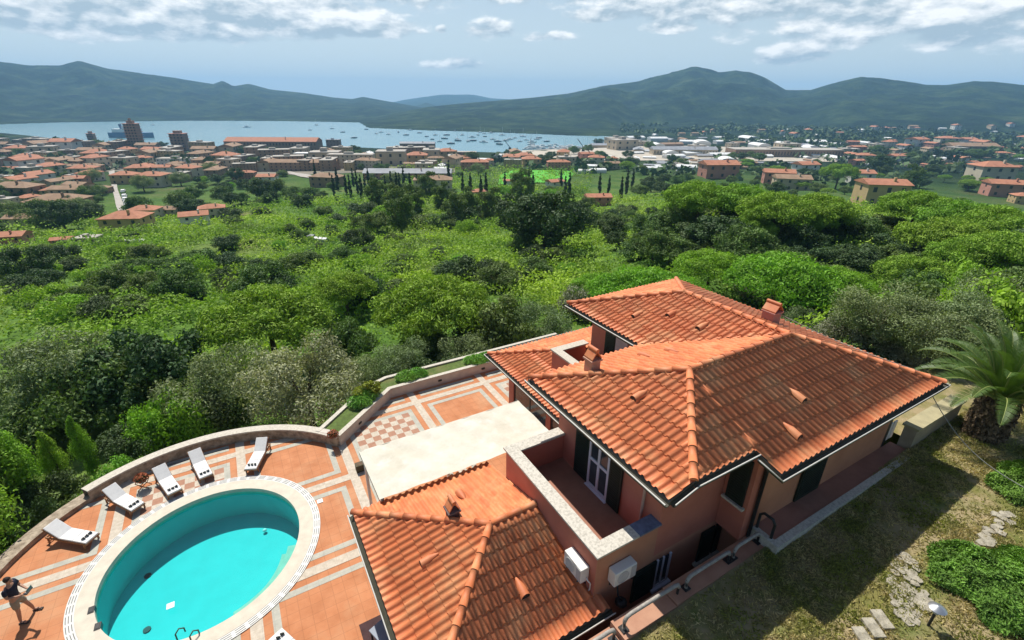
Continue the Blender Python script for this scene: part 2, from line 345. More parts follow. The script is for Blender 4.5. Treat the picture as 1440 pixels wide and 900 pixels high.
def ground_material(m):
    t = m.node_tree; n = t.nodes; l = t.links; b = n['Principled BSDF']; b.inputs['Roughness'].default_value = .95; b.inputs['Specular IOR Level'].default_value = .1
    g = n.new('ShaderNodeNewGeometry')
    def noi(s, d=8, r=.62):
        x = n.new('ShaderNodeTexNoise'); x.inputs['Scale'].default_value = s; x.inputs['Detail'].default_value = d; x.inputs['Roughness'].default_value = r; l.new(g.outputs['Position'], x.inputs['Vector']); return x.outputs['Fac']
    def ramp(f, st):
        r = n.new('ShaderNodeValToRGB'); e = r.color_ramp.elements
        while len(e) < len(st): e.new(.5)
        for k, (p, c) in enumerate(st): e[k].position = p; e[k].color = (*c, 1)
        l.new(f, r.inputs[0]); return r.outputs[0]
    near = ramp(noi(.03), [(.30, (.05, .11, .018)), (.48, (.09, .17, .025)), (.62, (.13, .18, .04)), (.72, (.21, .18, .085)), (.75, (.25, .19, .11))])
    fine = ramp(noi(.9, 5), [(.3, (.45, .45, .45)), (.7, (1.3, 1.3, 1.3))])
    mm = n.new('ShaderNodeMix'); mm.data_type = 'RGBA'; mm.blend_type = 'MULTIPLY'; mm.inputs[0].default_value = 1; l.new(near, mm.inputs[6]); l.new(fine, mm.inputs[7])
    farc = ramp(noi(.012, 10, .7), [(.36, (.003, .014, .010)), (.48, (.010, .030, .014)), (.56, (.028, .056, .020)), (.66, (.055, .085, .032)), (.76, (.13, .12, .07))])
    ln = n.new('ShaderNodeVectorMath'); ln.operation = 'LENGTH'; l.new(g.outputs['Position'], ln.inputs[0])
    mr = n.new('ShaderNodeMapRange'); mr.inputs[1].default_value = 240; mr.inputs[2].default_value = 720; l.new(ln.outputs['Value'], mr.inputs[0])
    mx = n.new('ShaderNodeMix'); mx.data_type = 'RGBA'; l.new(mr.outputs[0], mx.inputs[0]); l.new(mm.outputs[2], mx.inputs[6]); l.new(farc, mx.inputs[7]); l.new(mx.outputs[2], b.inputs['Base Color'])
    bp = n.new('ShaderNodeBump'); bp.inputs['Strength'].default_value = .9; bp.inputs['Distance'].default_value = 30; l.new(noi(.02, 10, .72), bp.inputs['Height'])
    mb = n.new('ShaderNodeMix'); mb.data_type = 'VECTOR'; l.new(mr.outputs[0], mb.inputs[0]); l.new(g.outputs['Normal'], mb.inputs[4]); l.new(bp.outputs[0], mb.inputs[5]); l.new(mb.outputs[1], b.inputs['Normal'])
ground_material(gm)
ground = terrain_mesh(); ground.data.materials.append(gm)
# sea
def sea():
    b = MB(); b.sheet([(-8900, 500), (8900, 500), (8900, 8900), (-8900, 8900)], SEA)
    m = M('sea_water', (.13, .27, .31), (.10, .23, .27), .01, .22, .6, .35, spec=.5)
    tag(b.build('bay_water', m), 'pale blue water of the bay between town and hills', kind='structure')
sea()
# haze
def haze():
    b = MB(); b.box(-9000, 9000, -9000, 9000, SEA-60, 300)
    m = bpy.data.materials.new('haze_air'); m.use_nodes = True; t = m.node_tree; t.nodes.remove(t.nodes['Principled BSDF'])
    v = t.nodes.new('ShaderNodeVolumePrincipled'); v.inputs['Color'].default_value = (.36, .67, 1.0, 1); v.inputs['Density'].default_value = HAZE; v.inputs['Anisotropy'].default_value = 0.
    t.links.new(v.outputs[0], t.nodes['Material Output'].inputs['Volume'])
    tag(b.build('haze', m), 'pale blue air haze over the bay and hills', kind='stuff')
HAZE = .00014
haze()

# ------------------------------------------------------------------ pool terrace
PC = (-2.76, 13.43)
def ell(a, b, n=96, rot=math.radians(-35)):
    out = []
    for i in range(n):
        t = 2*PI*i/n; x, y = a*math.cos(t), b*math.sin(t); out.append((PC[0]+x*math.cos(rot)-y*math.sin(rot), PC[1]+x*math.sin(rot)+y*math.cos(rot)))
    return out
OUT, INN, MID = ell(3.16, 3.29), ell(2.60, 2.70), ell(2.90, 3.0)
RW = 5.45                                                            # radius of the curved wall's inner face
arc = [(PC[0]+RW*math.cos(math.radians(a)), PC[1]+RW*math.sin(math.radians(a))) for a in range(36, 186, 4)]
deck_poly = [(-9, 3.5), (3, 3.5), (3, 9.5), (13, 9.5), (13, 19.0), (4.6, 19.0), (1.9, 16.62)] + arc + [(-9, 13)]
def fill(polys, z):
    tr = tessellate_polygon([[Vector((p[0], p[1], 0)) for p in P] for P in polys]); fl = [p for P in polys for p in P]; b = MB()
    fs = []
    for t in tr:
        a, c, d = [fl[i] for i in t]
        fs.append(t if (c[0]-a[0])*(d[1]-a[1])-(c[1]-a[1])*(d[0]-a[0]) > 0 else t[::-1])
    b.add([(p[0], p[1], z) for p in fl], fs); return b
b = fill([deck_poly, MID[::-1]], 0)
n = len(deck_poly)
b.add([(p[0], p[1], z) for z in (0, -2.3) for p in deck_poly], [(i, i+n, (i+1) % n+n, (i+1) % n) for i in range(n)])
tag(b.build('pool_deck', terr, hf=True), 'terracotta terrace floor with pale and grey stone bands', kind='structure')
def allowed(u, v):
    d = math.hypot(u-PC[0], v-PC[1])
    if d < 2.98: return False
    if u < 1.9 and v > 12 and d > RW+.15: return False
    if v > 18.95: return False
    if u > 1.8 and v > 16.5 and v > 16.62 + (u-1.9)*.88 + .1: return False
    if 3 < u < 13 and v < 9.6: return False
    return True
def band(b, u0, u1, v0, v1, z, st=.15):
    nu = max(1, round((u1-u0)/st)); nv = max(1, round((v1-v0)/st))
    for i in range(nu):
        for j in range(nv):
            a, c = u0+(u1-u0)*i/nu, v0+(v1-v0)*j/nv; d, e = (u1-u0)/nu, (v1-v0)/nv
            if allowed(a+d/2, c+e/2): b.quad((a, c, z), (a+d, c, z), (a+d, c+e, z), (a, c+e, z))
UL = [-8.7, -5.22, -1.62, 1.9, 5.45, 8.92, 12.4]; VL = [7.9, 11.27, 14.67, 18.02, 21.4]; HW = .155
wb, gb, pb, gr = MB(), MB(), MB(), MB()
for u in UL: band(wb, u-HW, u+HW, 4.2, 18.95, .008)
for v in VL[:-1]:
    for i in range(len(UL)-1): band(wb, UL[i]+HW, UL[i+1]-HW, v-HW, v+HW, .008)
for i in range(len(UL)-1):
    for j in range(len(VL)-1):
        u0, u1, v0, v1 = UL[i]+HW+.22, UL[i+1]-HW-.22, VL[j]+HW+.22, min(VL[j+1]-HW-.22, 18.75); g = .2
        band(gb, u0, u1, v0, v0+g, .006); band(gb, u0, u1, v1-g, v1, .006); band(gb, u0, u0+g, v0+g, v1-g, .006); band(gb, u1-g, u1, v0+g, v1-g, .006)
        if (i, j) in ((1, 2), (3, 2), (5, 2)):
            s_ = .29; k0 = int((u1-u0-2*g)/s_); k1 = int((v1-v0-2*g)/s_); du, dv = (u1-u0-2*g)/k0, (v1-v0-2*g)/k1
            for a in range(k0):
                for c in range(k1):
                    band(pb if (a+c) % 2 else wb, u0+g+a*du, u0+g+(a+1)*du, v0+g+c*dv, v0+g+(c+1)*dv, .006, .15)
tag(wb.build('pale_stone_bands', trav_s, hf=True), kind='structure'); tag(gb.build('grey_stone_bands', grey_s, hf=True), kind='structure'); tag(pb.build('pink_checker_tiles', pinkm, hf=True), kind='structure')
# pool
pool = empty('swimming_pool', W(PC[0], PC[1], 0), YAW, 'round swimming pool of turquoise water with a pale stone rim set in the terrace', 'swimming pool')
def ringmesh(A, B, z0, z1, b=None):
    b = b or MB(); n = len(A)
    b.add([(p[0], p[1], z1) for p in A]+[(p[0], p[1], z1) for p in B]+[(p[0], p[1], z0) for p in A]+[(p[0], p[1], z0) for p in B],
          sum([[(i, (i+1) % n, n+(i+1) % n, n+i), (2*n+i, 2*n+(i+1) % n, (i+1) % n, i), (n+i, n+(i+1) % n, 3*n+(i+1) % n, 3*n+i), (3*n+i, 3*n+(i+1) % n, 2*n+(i+1) % n, 2*n+i)] for i in range(n)], []))
    return b
cream = M('pool_coping', (.60, .54, .43), (.52, .465, .37), 4, .7, .1, 50)
ringmesh(ell(2.99, 3.11), ell(2.58, 2.68), -.2, .035).build('coping', cream, pool, hf=True)
ringmesh(ell(3.20, 3.33), ell(2.993, 3.113), -.05, .028).build('overflow_gutter', M('gutter_plastic', (.62, .61, .57), (.56, .55, .51), 10, .5), pool, hf=True)
b = MB(); slot = M('gutter_slot', (.16, .16, .15), rough=.9)
for k in range(3):
    r0 = .028 + k*.062
    E1 = ell(3.003+r0, 3.123+r0, 480); E2 = ell(3.003+r0+.017, 3.123+r0+.017, 480)
    for i in range(480):
        if i % 8 < 6: b.quad((*E1[i], .0325), (*E1[(i+1) % 480], .0325), (*E2[(i+1) % 480], .0325), (*E2[i], .0325))
b.build('gutter_slot', slot, pool, hf=True)
pm = M('pool_liner', (.045, .52, .53), (.04, .48, .49), 2, .6)
b = MB(); A = ell(2.60, 2.70); n = len(A); B_ = ell(2.48, 2.58)
DEP = -1.15
b.add([(p[0], p[1], -.02) for p in A]+[(p[0], p[1], DEP) for p in A]+[(p[0], p[1], DEP) for p in A], [(i, (i+1) % n, n+(i+1) % n, n+i) for i in range(n)], 0, True); b.add([(p[0], p[1], DEP) for p in A], [list(range(n))])
b.build('basin', pm, pool, hf=True)
wm = bpy.data.materials.new('pool_water'); wm.use_nodes = True; t = wm.node_tree; t.nodes.remove(t.nodes['Principled BSDF'])
tr = t.nodes.new('ShaderNodeBsdfTransparent'); tr.inputs[0].default_value = (.50, .95, .95, 1); gl = t.nodes.new('ShaderNodeBsdfGlossy'); gl.inputs['Roughness'].default_value = .06
fr = t.nodes.new('ShaderNodeFresnel'); fr.inputs[0].default_value = 1.33; mxx = t.nodes.new('ShaderNodeMixShader')
nzz = t.nodes.new('ShaderNodeTexNoise'); nzz.inputs['Scale'].default_value = 2.2; bpz = t.nodes.new('ShaderNodeBump'); bpz.inputs['Strength'].default_value = .12; bpz.inputs['Distance'].default_value = .1
tcz = t.nodes.new('ShaderNodeTexCoord'); t.links.new(tcz.outputs['Object'], nzz.inputs['Vector']); t.links.new(nzz.outputs['Fac'], bpz.inputs['Height']); t.links.new(bpz.outputs[0], gl.inputs['Normal'])
t.links.new(fr.outputs[0], mxx.inputs[0]); t.links.new(tr.outputs[0], mxx.inputs[1]); t.links.new(gl.outputs[0], mxx.inputs[2]); t.links.new(mxx.outputs[0], t.nodes['Material Output'].inputs[0])
b = MB(); b.sheet(ell(2.598, 2.698), -.11); b.build('water', wm, pool, hf=True)
b = MB()                                                            # bench steps at the near right side
for i, (r, z) in enumerate(((2.58, -.30), (2.35, -.6))):
    P = [(PC[0]+q*math.cos(math.radians(a)), PC[1]+q*math.sin(math.radians(a))) for q, rg in ((2.62, range(-75, -14, 5)), (r-.35, range(-15, -76, -5))) for a in rg]
    b.prism(P, DEP+.01, z)
b.build('underwater_step', cream, pool, hf=True)
def pz(px, py, z):
    d = ray(px, py); t_ = (z-CZ)/d[2]; x, y = d[0]*t_, d[1]*t_; return UV(x, y)
for (px, py) in ((129, 859), (138, 882)):
    u, v = pz(px, py, 0); b = MB(); b.box(u-.07, u+.07, v-.11, v+.11, -.1, .05); b.box(u-.045, u+.045, v-.08, v+.08, .052, .06); b.build('skimmer', darkm, pool, hf=True, bevel=.01)
for (px, py) in ((255, 893), (275, 896)):
    u, v = pz(px, py, 0.0); b = MB(); b.tube([(u-.10, v-.05, -.2), (u-.09, v-.05, .16), (u, v, .25), (u+.09, v+.04, .16), (u+.09, v+.04, .02)], .018); b.build('ladder_rail', M('dark_rail', (.06, .10, .06), rough=.5), pool, hf=True)
u, v = pz(371, 741, -.9); b = MB(); b.blob((u, v, -1.05), (.07, .07, .05)); b.build('pool_light', white, pool, hf=True)
for p in ((208, 810), (207, 886)):
    u, v = pz(*p, DEP); b = MB(); b.prism([(u+.1*math.cos(a*PI/5), v+.1*math.sin(a*PI/5)) for a in range(10)], DEP, DEP+.03); b.build('drain_grate', darkm, pool, hf=True)
# curved wall
wl = empty('curved_terrace_wall', W(PC[0], PC[1]+RW, 0), YAW, 'low curved stone wall with pale coping round the pool terrace', 'wall')
def arcstrip(b, r0, r1, z0, z1, a0, a1, st=3):
    P = [(PC[0]+r0*math.cos(math.radians(a)), PC[1]+r0*math.sin(math.radians(a))) for a in range(a0, a1, st)]; Q = [(PC[0]+r1*math.cos(math.radians(a)), PC[1]+r1*math.sin(math.radians(a))) for a in range(a0, a1, st)]
    n = len(P); b.add([(*p, z1) for p in P]+[(*p, z1) for p in Q]+[(*p, z0) for p in P]+[(*p, z0) for p in Q],
        sum([[(i, i+1, n+i+1, n+i), (2*n+i, 2*n+i+1, i+1, i), (n+i, n+i+1, 3*n+i+1, 3*n+i)] for i in range(n-1)], []) + [(0, n, 3*n, 2*n), (n-1, 3*n-1-0*n, 4*n-1, 2*n-1)][:1])
    return b
arcstrip(MB(), RW, RW+.3, -2.3, .40, 35, 130).build('masonry', stone, wl, hf=True)
arcstrip(MB(), RW-.03, RW+.32, .40, .46, 35, 130).build('coping', travertine, wl, hf=True)
arcstrip(MB(), RW, RW+.45, -2.3, .16, 127, 215).build('rubble_edge', stone, wl, hf=True)
# planter
pl = empty('raised_planter', W(4.6, 19.2, 0), YAW, 'angular raised planter with pale rendered walls and short grass at terrace edge', 'planter')
inner = [(1.86, 16.58), (4.6, 18.92), (14.5, 18.92)]; outer = [(1.22, 17.25), (3.72, 19.55), (4.7, 19.95), (14.5, 19.95)]
def polywall(b, pts, th, z0, z1):                                    # th to the left of the path
    n = len(pts); q = []
    for i, p in enumerate(pts):
        def nrm(a, c): d = Vector((c[0]-a[0], c[1]-a[1])).normalized(); return Vector((-d.y, d.x))
        if i == 0: o = nrm(pts[0], pts[1])
        elif i == n-1: o = nrm(pts[-2], pts[-1])
        else:
            a, c = nrm(pts[i-1], p), nrm(p, pts[i+1]); o = (a+c)/(1+a.dot(c))
        q.append((p[0]+o.x*th, p[1]+o.y*th))
    for i in range(n-1): b.prism([pts[i], pts[i+1], q[i+1], q[i]], z0, z1)
    return b
render_w = M('pale_render', (.62, .55, .46), (.52, .45, .38), 3, .85)
polywall(MB(), inner, .12, -.05, .46).build('inner_wall', render_w, pl, hf=True); polywall(MB(), [(p[0]-.0, p[1]-.03) for p in inner], .2, .46, .51).build('coping', travertine, pl, hf=True)
polywall(MB(), outer, .14, -2.3, .42).build('outer_wall', stone, pl, hf=True); polywall(MB(), outer, .18, .42, .48).build('coping', travertine, pl, hf=True)
MB().prism([inner[0], outer[0], (1.36, 17.37), (2.0, 16.7)], -2.0, .47).build('end_wall', render_w, pl, hf=True)
turf = M('planter_turf', (.13, .19, .045), (.085, .12, .03), 6, .95, .8, 60, c3=(.17, .17, .06), s3=1.2)
MB().sheet([inner[0], inner[1], inner[2], (14.5, 20.0), outer[2], outer[1], outer[0]], .40).build('turf', turf, pl, hf=True)
for (px, py) in ((506, 594), (617, 533), (678, 517), (546, 558)):
    u, v = pz(px, py, .22); b = MB()
    if v > 18.3: b.box(u-.09, u+.09, 18.885, 18.915, .18, .27)
    else:
        q = Vector((2.74, 2.34)).normalized(); k = (u-1.86)/2.74; c = (1.86+2.74*k, 16.58+2.34*k); nn = Vector((q.y, -q.x))*.02
        b.prism([(c[0]-q.x*.09, c[1]-q.y*.09), (c[0]-q.x*.09+nn.x, c[1]-q.y*.09+nn.y), (c[0]+q.x*.09+nn.x, c[1]+q.y*.09+nn.y), (c[0]+q.x*.09, c[1]+q.y*.09)], .18, .27)
    b.build('wall_lamp', darkm, pl, hf=True)

# ------------------------------------------------------------------ villa
V0 = (9., 8., 0.)
villa = empty('villa', W(*V0), YAW, 'terracotta tiled hip-roofed villa with salmon walls above the pool terrace', 'house')
def roof_face(name, poly, e0, du, z0, m, parent=villa, mat=tile):
    """poly: plan outline; e0: a point of the eave; du: unit plan direction up the slope; z = z0 + m*distance from the eave"""
    ax = (du[1], -du[0]); TW, TL = .19, .345
    A = [(p[0]-e0[0])*ax[0]+(p[1]-e0[1])*ax[1] for p in poly]; B = [(p[0]-e0[0])*du[0]+(p[1]-e0[1])*du[1] for p in poly]
    prof = [(0, 0), (.06, .024), (.17, .044), (.3, .053), (.43, .044), (.54, .024), (.6, .0), (.8, -.008)]
    i0, i1 = math.floor(min(A)/TW)-1, math.ceil(max(A)/TW)+1; j0, j1 = math.floor(min(B)/TL), math.ceil(max(B)/TL)
    bm = bmesh.new(); lay = bm.faces.layers.float.new('tint')
    cols = [(i*TW+f*TW, h, i) for i in range(i0, i1) for f, h in prof]
    prev = None
    for j in range(j0, j1):
        sag = lambda i: .006*math.sin(i*1.7+j*2.3)
        for bb, o in ((j*TL, .036), ((j+1)*TL, .0)):
            row = []
            for a, h, i in cols:
                q = (e0[0]+ax[0]*a+du[0]*bb, e0[1]+ax[1]*a+du[1]*bb)
                row.append(bm.verts.new((q[0], q[1], z0+m*bb+h+o+sag(i))))
            if prev is not None:
                for k in range(len(cols)-1):
                    f = bm.faces.new((prev[k], prev[k+1], row[k+1], row[k])); q_ = random.Random(cols[k][2]*131+j*7+int(e0[0]*10)); w_ = q_.random(); f[lay] = w_ if q_.random() > .03 else -1.1+w_*.6; f.smooth = o == 0
            prev = row
    bm.normal_update()
    cen = (sum(p[0] for p in poly)/len(poly), sum(p[1] for p in poly)/len(poly))
    for k in range(len(poly)):
        p, q = poly[k], poly[(k+1) % len(poly)]; nx, ny = q[1]-p[1], -(q[0]-p[0])
        if nx*(cen[0]-p[0])+ny*(cen[1]-p[1]) > 0: nx, ny = -nx, -ny
        bmesh.ops.bisect_plane(bm, geom=bm.verts[:]+bm.edges[:]+bm.faces[:], plane_co=(p[0], p[1], 0), plane_no=(nx, ny, 0), clear_outer=True)
    Mi = Matrix.Translation((-V0[0], -V0[1], -V0[2]))
    bm.transform(Mi)
    me = bpy.data.meshes.new(name); bm.to_mesh(me); bm.free(); me.materials.append(mat)
    o = bpy.data.objects.new(name, me); COL.objects.link(o); o.parent = parent
    zz = [z0+m*x for x in B]
    b = MB(); b.prism(poly, [z-.14 for z in zz], [z-.025 for z in zz]); s = b.build('roof_deck', soffit, None, hf=False); s.data.transform(Mi); s.parent = o
    return o
soffit = M('soffit', (.20, .17, .13), (.16, .13, .10), 4, .9)
def ridge(parent, p0, p1, r=.088):
    """row of overlapping half-round ridge tiles; p in villa coordinates"""
    a, c = Vector(p0), Vector(p1); Ln = (c-a).length; n = max(1, round(Ln/.40)); d = (c-a)/n; t_ = d.normalized(); s = Vector((t_.y, -t_.x, 0)).normalized(); upv = s.cross(t_)
    bm = bmesh.new(); lay = bm.faces.layers.float.new('tint')
    for k in range(n):
        q0 = a+d*k; q1 = a+d*(k+1)+t_*.05; tn = random.random(); rows = []
        for q, rr, h in ((q0, r*1.06, .012), (q1, r*.92, -.004)):
            rows.append([bm.verts.new(tuple(q + s*rr*math.cos(PI*x/8) + upv*(rr*.9*math.sin(PI*x/8)+h) + upv*.01)) for x in range(9)])
        for x in range(8): f = bm.faces.new((rows[0][x], rows[0][x+1], rows[1][x+1], rows[1][x])); f[lay] = tn; f.smooth = True
        f = bm.faces.new(rows[0]); f[lay] = tn*.7; f = bm.faces.new(rows[1][::-1]); f[lay] = tn*.7
    bm.normal_update(); bm.transform(Matrix.Translation((-V0[0], -V0[1], -V0[2])))
    me = bpy.data.meshes.new('ridge_tiles'); bm.to_mesh(me); bm.free(); me.materials.append(tile)
    o = bpy.data.objects.new('ridge_tiles', me); COL.objects.link(o); o.parent = parent; return o
mU = .32
zN = lambda v: 5.5 + mU*(v-3.92)
NT = 4.54
upf = {}
rs_up = empty('upper_roof', (0,0,0)); rs_up.parent = villa
R_ = lambda *a: roof_face(*a, parent=rs_up)
R_('roof_slope', [(6.15, 9.68), (6.15, NT), (6.77, NT), (9.03, 6.8)], (6.15, 0), (1, 0), 5.5, mU)
R_('roof_slope', [(6.77, NT), (8.72, NT), (9.03, 6.8)], (0, 3.92), (0, 1), 5.5, mU)
R_('roof_slope', [(8.72, NT), (8.72, 3.92), (15.98, 3.92), (13.1, 6.8), (9.03, 6.8)], (0, 3.92), (0, 1), 5.5, mU)
R_('roof_slope', [(6.15, 9.68), (9.03, 6.8), (13.1, 6.8), (10.22, 9.68)], (0, 9.68), (0, -1), 5.5, mU)
R_('roof_slope', [(10.22, 13.53), (10.22, 9.68), (13.1, 6.8), (13.1, 10.65)], (10.22, 0), (1, 0), 5.5, mU)
R_('roof_slope', [(10.22, 13.53), (13.1, 10.65), (15.98, 13.53)], (0, 13.53), (0, -1), 5.5, mU)
R_('roof_slope', [(15.98, 13.53), (13.1, 10.65), (13.1, 6.8), (15.98, 3.92)], (15.98, 0), (-1, 0), 5.5, mU)
zr = 5.5+mU*2.88+.03
for a, c in (((6.15, 9.68, 5.54), (9.03, 6.8, zr)), ((6.77, NT, zN(NT)+.03), (9.03, 6.8, zr)), ((9.03, 6.8, zr), (13.1, 6.8, zr)), ((15.98, 3.92, 5.54), (13.1, 6.8, zr)), ((13.1, 6.8, zr), (13.1, 10.65, zr)), ((10.22, 13.53, 5.54), (13.1, 10.65, zr)), ((15.98, 13.53, 5.54), (13.1, 10.65, zr))):
    ridge(rs_up, a, c)
gut = M('gutter_dark', (.075, .07, .05), (.05, .05, .035), 5, .5); gutr = M('gutter_rim', (.62, .60, .54), rough=.5)
def gutter(parent, pts, o=.07):
    """open half-round gutter along an eave; pts villa coords, outside to the right of the path"""
    b = MB(); P = [Vector(p) for p in pts]; n = len(P); vs = []
    for i, p in enumerate(P):
        def nr(a, c): d = (c-a).normalized(); return Vector((d.y, -d.x, 0)).normalized()
        if i == 0: q = nr(P[0], P[1])
        elif i == n-1: q = nr(P[-2], P[-1])
        else: x, y = nr(P[i-1], p), nr(p, P[i+1]); q = (x+y)/(1+x.dot(y))
        for (dx, dz) in ((-.02, -.02), (-.01, -.07), (.035, -.10), (.085, -.07), (.09, -.005), (.1, -.005), (.095, -.085), (.035, -.12), (-.04, -.08)): vs.append(tuple(p+q*dx+Vector((0, 0, dz))))
    k = 9
    b.add(vs, [(i*k+j, i*k+(j+1) % k, (i+1)*k+(j+1) % k, (i+1)*k+j) for i in range(n-1) for j in range(k)])
    b.add(vs[:k], [list(range(k))]); b.add(vs[-k:], [list(range(k))[::-1]])
    g = b.build('gutter', gut, parent, hf=True)
    MB().tube([Vector(vs[i*k+5])+Vector((0, 0, -.012)) for i in range(n)], .017, 6).build('gutter_rim', gutr, parent, hf=True)
    return g
gutter(rs_up, [(6.13, 9.7, 5.5), (6.13, NT-.02, 5.5)]); gutter(rs_up, [(6.8, NT-.02, zN(NT)-.01), (8.70, NT-.02, zN(NT)-.01)]); gutter(rs_up, [(6.2, NT-.02, 5.5), (6.78, NT-.02, zN(NT)-.02)])
gutter(rs_up, [(8.70, NT-.14, 5.62), (8.70, 3.90, 5.5), (16.0, 3.90, 5.5), (16.0, 13.55, 5.5)]); gutter(rs_up, [(10.2, 13.5, 5.5), (10.2, 9.75, 5.5)])
# vents
def vent(u, v, z, du, m, parent):
    b = MB(); ax = (du[1], -du[0]); 
    def q(a, c, h): return (u+ax[0]*a+du[0]*c, v+ax[1]*a+du[1]*c, z+m*c+h)
    vs = [q(.11*math.cos(PI*k/6)*s, c, .05+.11*math.sin(PI*k/6)*s) for c, s in ((-.17, 1), (.05, .9), (.26, .25)) for k in range(7)]
    b.add(vs, [(r*7+k, r*7+k+1, r*7+8+k, r*7+7+k) for r in range(2) for k in range(6)], 0, True)
    o_ = b.build('roof_vent', tile, parent, hf=True); d_ = MB(); d_.add([q(.1*math.cos(PI*k/6), -.176, .05+.1*math.sin(PI*k/6)) for k in range(7)], [tuple(range(7))]); d_.build('vent_mouth', darkm, o_, hf=True)  # dark half-disc stands in for the shade inside the open vent
    return o_
for (u, v) in ((7.6, 7.0), (6.95, 0),): 
    if v: vent(u, v, 5.5+mU*(u-6.15), (1, 0), mU, rs_up)
for (u, v) in ((11.1, 5.15), (9.95, 4.5)): vent(u, v, zN(v), (0, 1), mU, rs_up)
for (u, v) in ((9.35, 8.62), (10.1, 8.35)): vent(u, v, 5.5+mU*(9.68-v), (0, -1), mU, rs_up)
for (u, v) in ((11.9, 10.05), (11.95, 8.85), (11.2, 10.9)): vent(u, v, 5.5+mU*(u-10.22), (1, 0), mU, rs_up)
# wing by the pool
mW = .265; wg = empty('pool_wing_roof', (0,0,0)); wg.parent = villa
R2 = lambda *a: roof_face(*a, parent=wg)
R2('roof_slope', [(1.13, 10.2), (3.81, 7.525), (5.08, 7.525), (5.08, 10.2)], (0, 10.2), (0, -1), 2.6, mW)
R2('roof_slope', [(1.13, 4.85), (5.3, 4.85), (5.3, 5.15), (5.08, 5.2), (5.08, 7.525), (3.81, 7.525)][:2]+[(5.3, 5.2), (5.08, 7.525), (3.81, 7.525)], (0, 4.85), (0, 1), 2.6, mW)
R2('roof_slope', [(1.13, 10.2), (1.13, 4.85), (3.81, 7.525)], (1.13, 0), (1, 0), 2.6, mW)
zw = 2.6+mW*2.68+.03
for a, c in (((1.13, 10.2, 2.64), (3.81, 7.525, zw)), ((1.13, 4.85, 2.64), (3.81, 7.525, zw)), ((5.07, 7.525, zw), (3.81, 7.525, zw))): ridge(wg, a, c)
gutter(wg, [(1.11, 10.22, 2.6), (1.11, 4.83, 2.6), (5.35, 4.83, 2.6)])
vent(2.25, 7.62, 2.6+mW*1.12, (1, 0), mW, wg); vent(3.75, 5.95, 2.6+mW*1.1, (0, 1), mW, wg); vent(3.75, 9.1, 2.6+mW*1.1, (0, -1), mW, wg)
# dining room roof
lw_ = empty('dining_roof', (0,0,0)); lw_.parent = villa; mL = .3
R3 = lambda *a: roof_face(*a, parent=lw_)
R3('roof_slope', [(8.2, 16.2), (8.2, 9.0), (9.52, 9.0), (9.52, 14.88)], (8.2, 0), (1, 0), 2.6, mL)
R3('roof_slope', [(9.52, 14.88), (9.52, 13.36), (11.02, 13.36), (11.02, 13.38)], (8.2, 0), (1, 0), 2.6, mL)
R3('roof_slope', [(8.2, 16.2), (11.0, 13.4), (15.9, 13.4), (15.9, 16.2)], (0, 16.2), (0, -1), 2.6, mL)
ridge(lw_, (8.2, 16.2, 2.64), (10.98, 13.42, 3.47)); gutter(lw_, [(15.9, 16.22, 2.6), (8.18, 16.22, 2.6), (8.18, 9.1, 2.6)])
# walls
def walls(name, boxes, mat, parent=villa):
    b = MB()
    for x in boxes: b.box(*x)
    return b.build(name, mat, parent, hf=True)
walls('upper_wall', [(6.85, 10.98, 5.2, 9.12, 2.9, 5.42), (8.95, 11.0, 4.52, 5.19, 2.9, 5.42)], stucco)
walls('right_wall', [(9.3, 15.3, 4.5, 6.0, 0, 5.42)], stucco_o)
walls('lower_wall', [(5.14, 9.29, 5.2, 5.6, 0, 2.9), (6.86, 9.3, 5.202, 5.7, 2.9, 5.42)], stucco_o)
walls('upper_wall', [(11.0, 15.3, 6.02, 12.9, 2.4, 5.42)], stucco)
walls('wing_wall', [(1.68, 5.12, 5.15, 9.62, 0, 2.55)], stucco); walls('wing_wall', [(5.12, 9.4, 5.62, 9.08, 0, 2.98)], stucco)
walls('dining_wall', [(8.9, 9.1, 15.2, 15.6, 0, 2.55), (8.9, 9.1, 12.4, 12.7, 0, 2.55), (8.9, 9.1, 9.0, 9.6, 0, 2.55), (9.1, 15.3, 15.4, 15.6, -1.5, 2.55), (9.6, 15.3, 9.2, 15.39, -1.5, 2.4)], stucco)
for v0, v1 in ((9.6, 12.4), (12.7, 15.2)):
    f = walls('glass_door', [(8.94, 8.99, v0, v0+.07, 0, 2.5), (8.94, 8.99, v1-.07, v1, 0, 2.5), (8.94, 8.99, (v0+v1)/2-.04, (v0+v1)/2+.04, 0, 2.5), (8.94, 8.99, v0+.07, v1-.07, 2.4, 2.5)], darkm)
    b = MB(); b.box(8.955, 8.975, v0+.07, v1-.07, .02, 2.4); b.build('pane', glassm, f, hf=True)
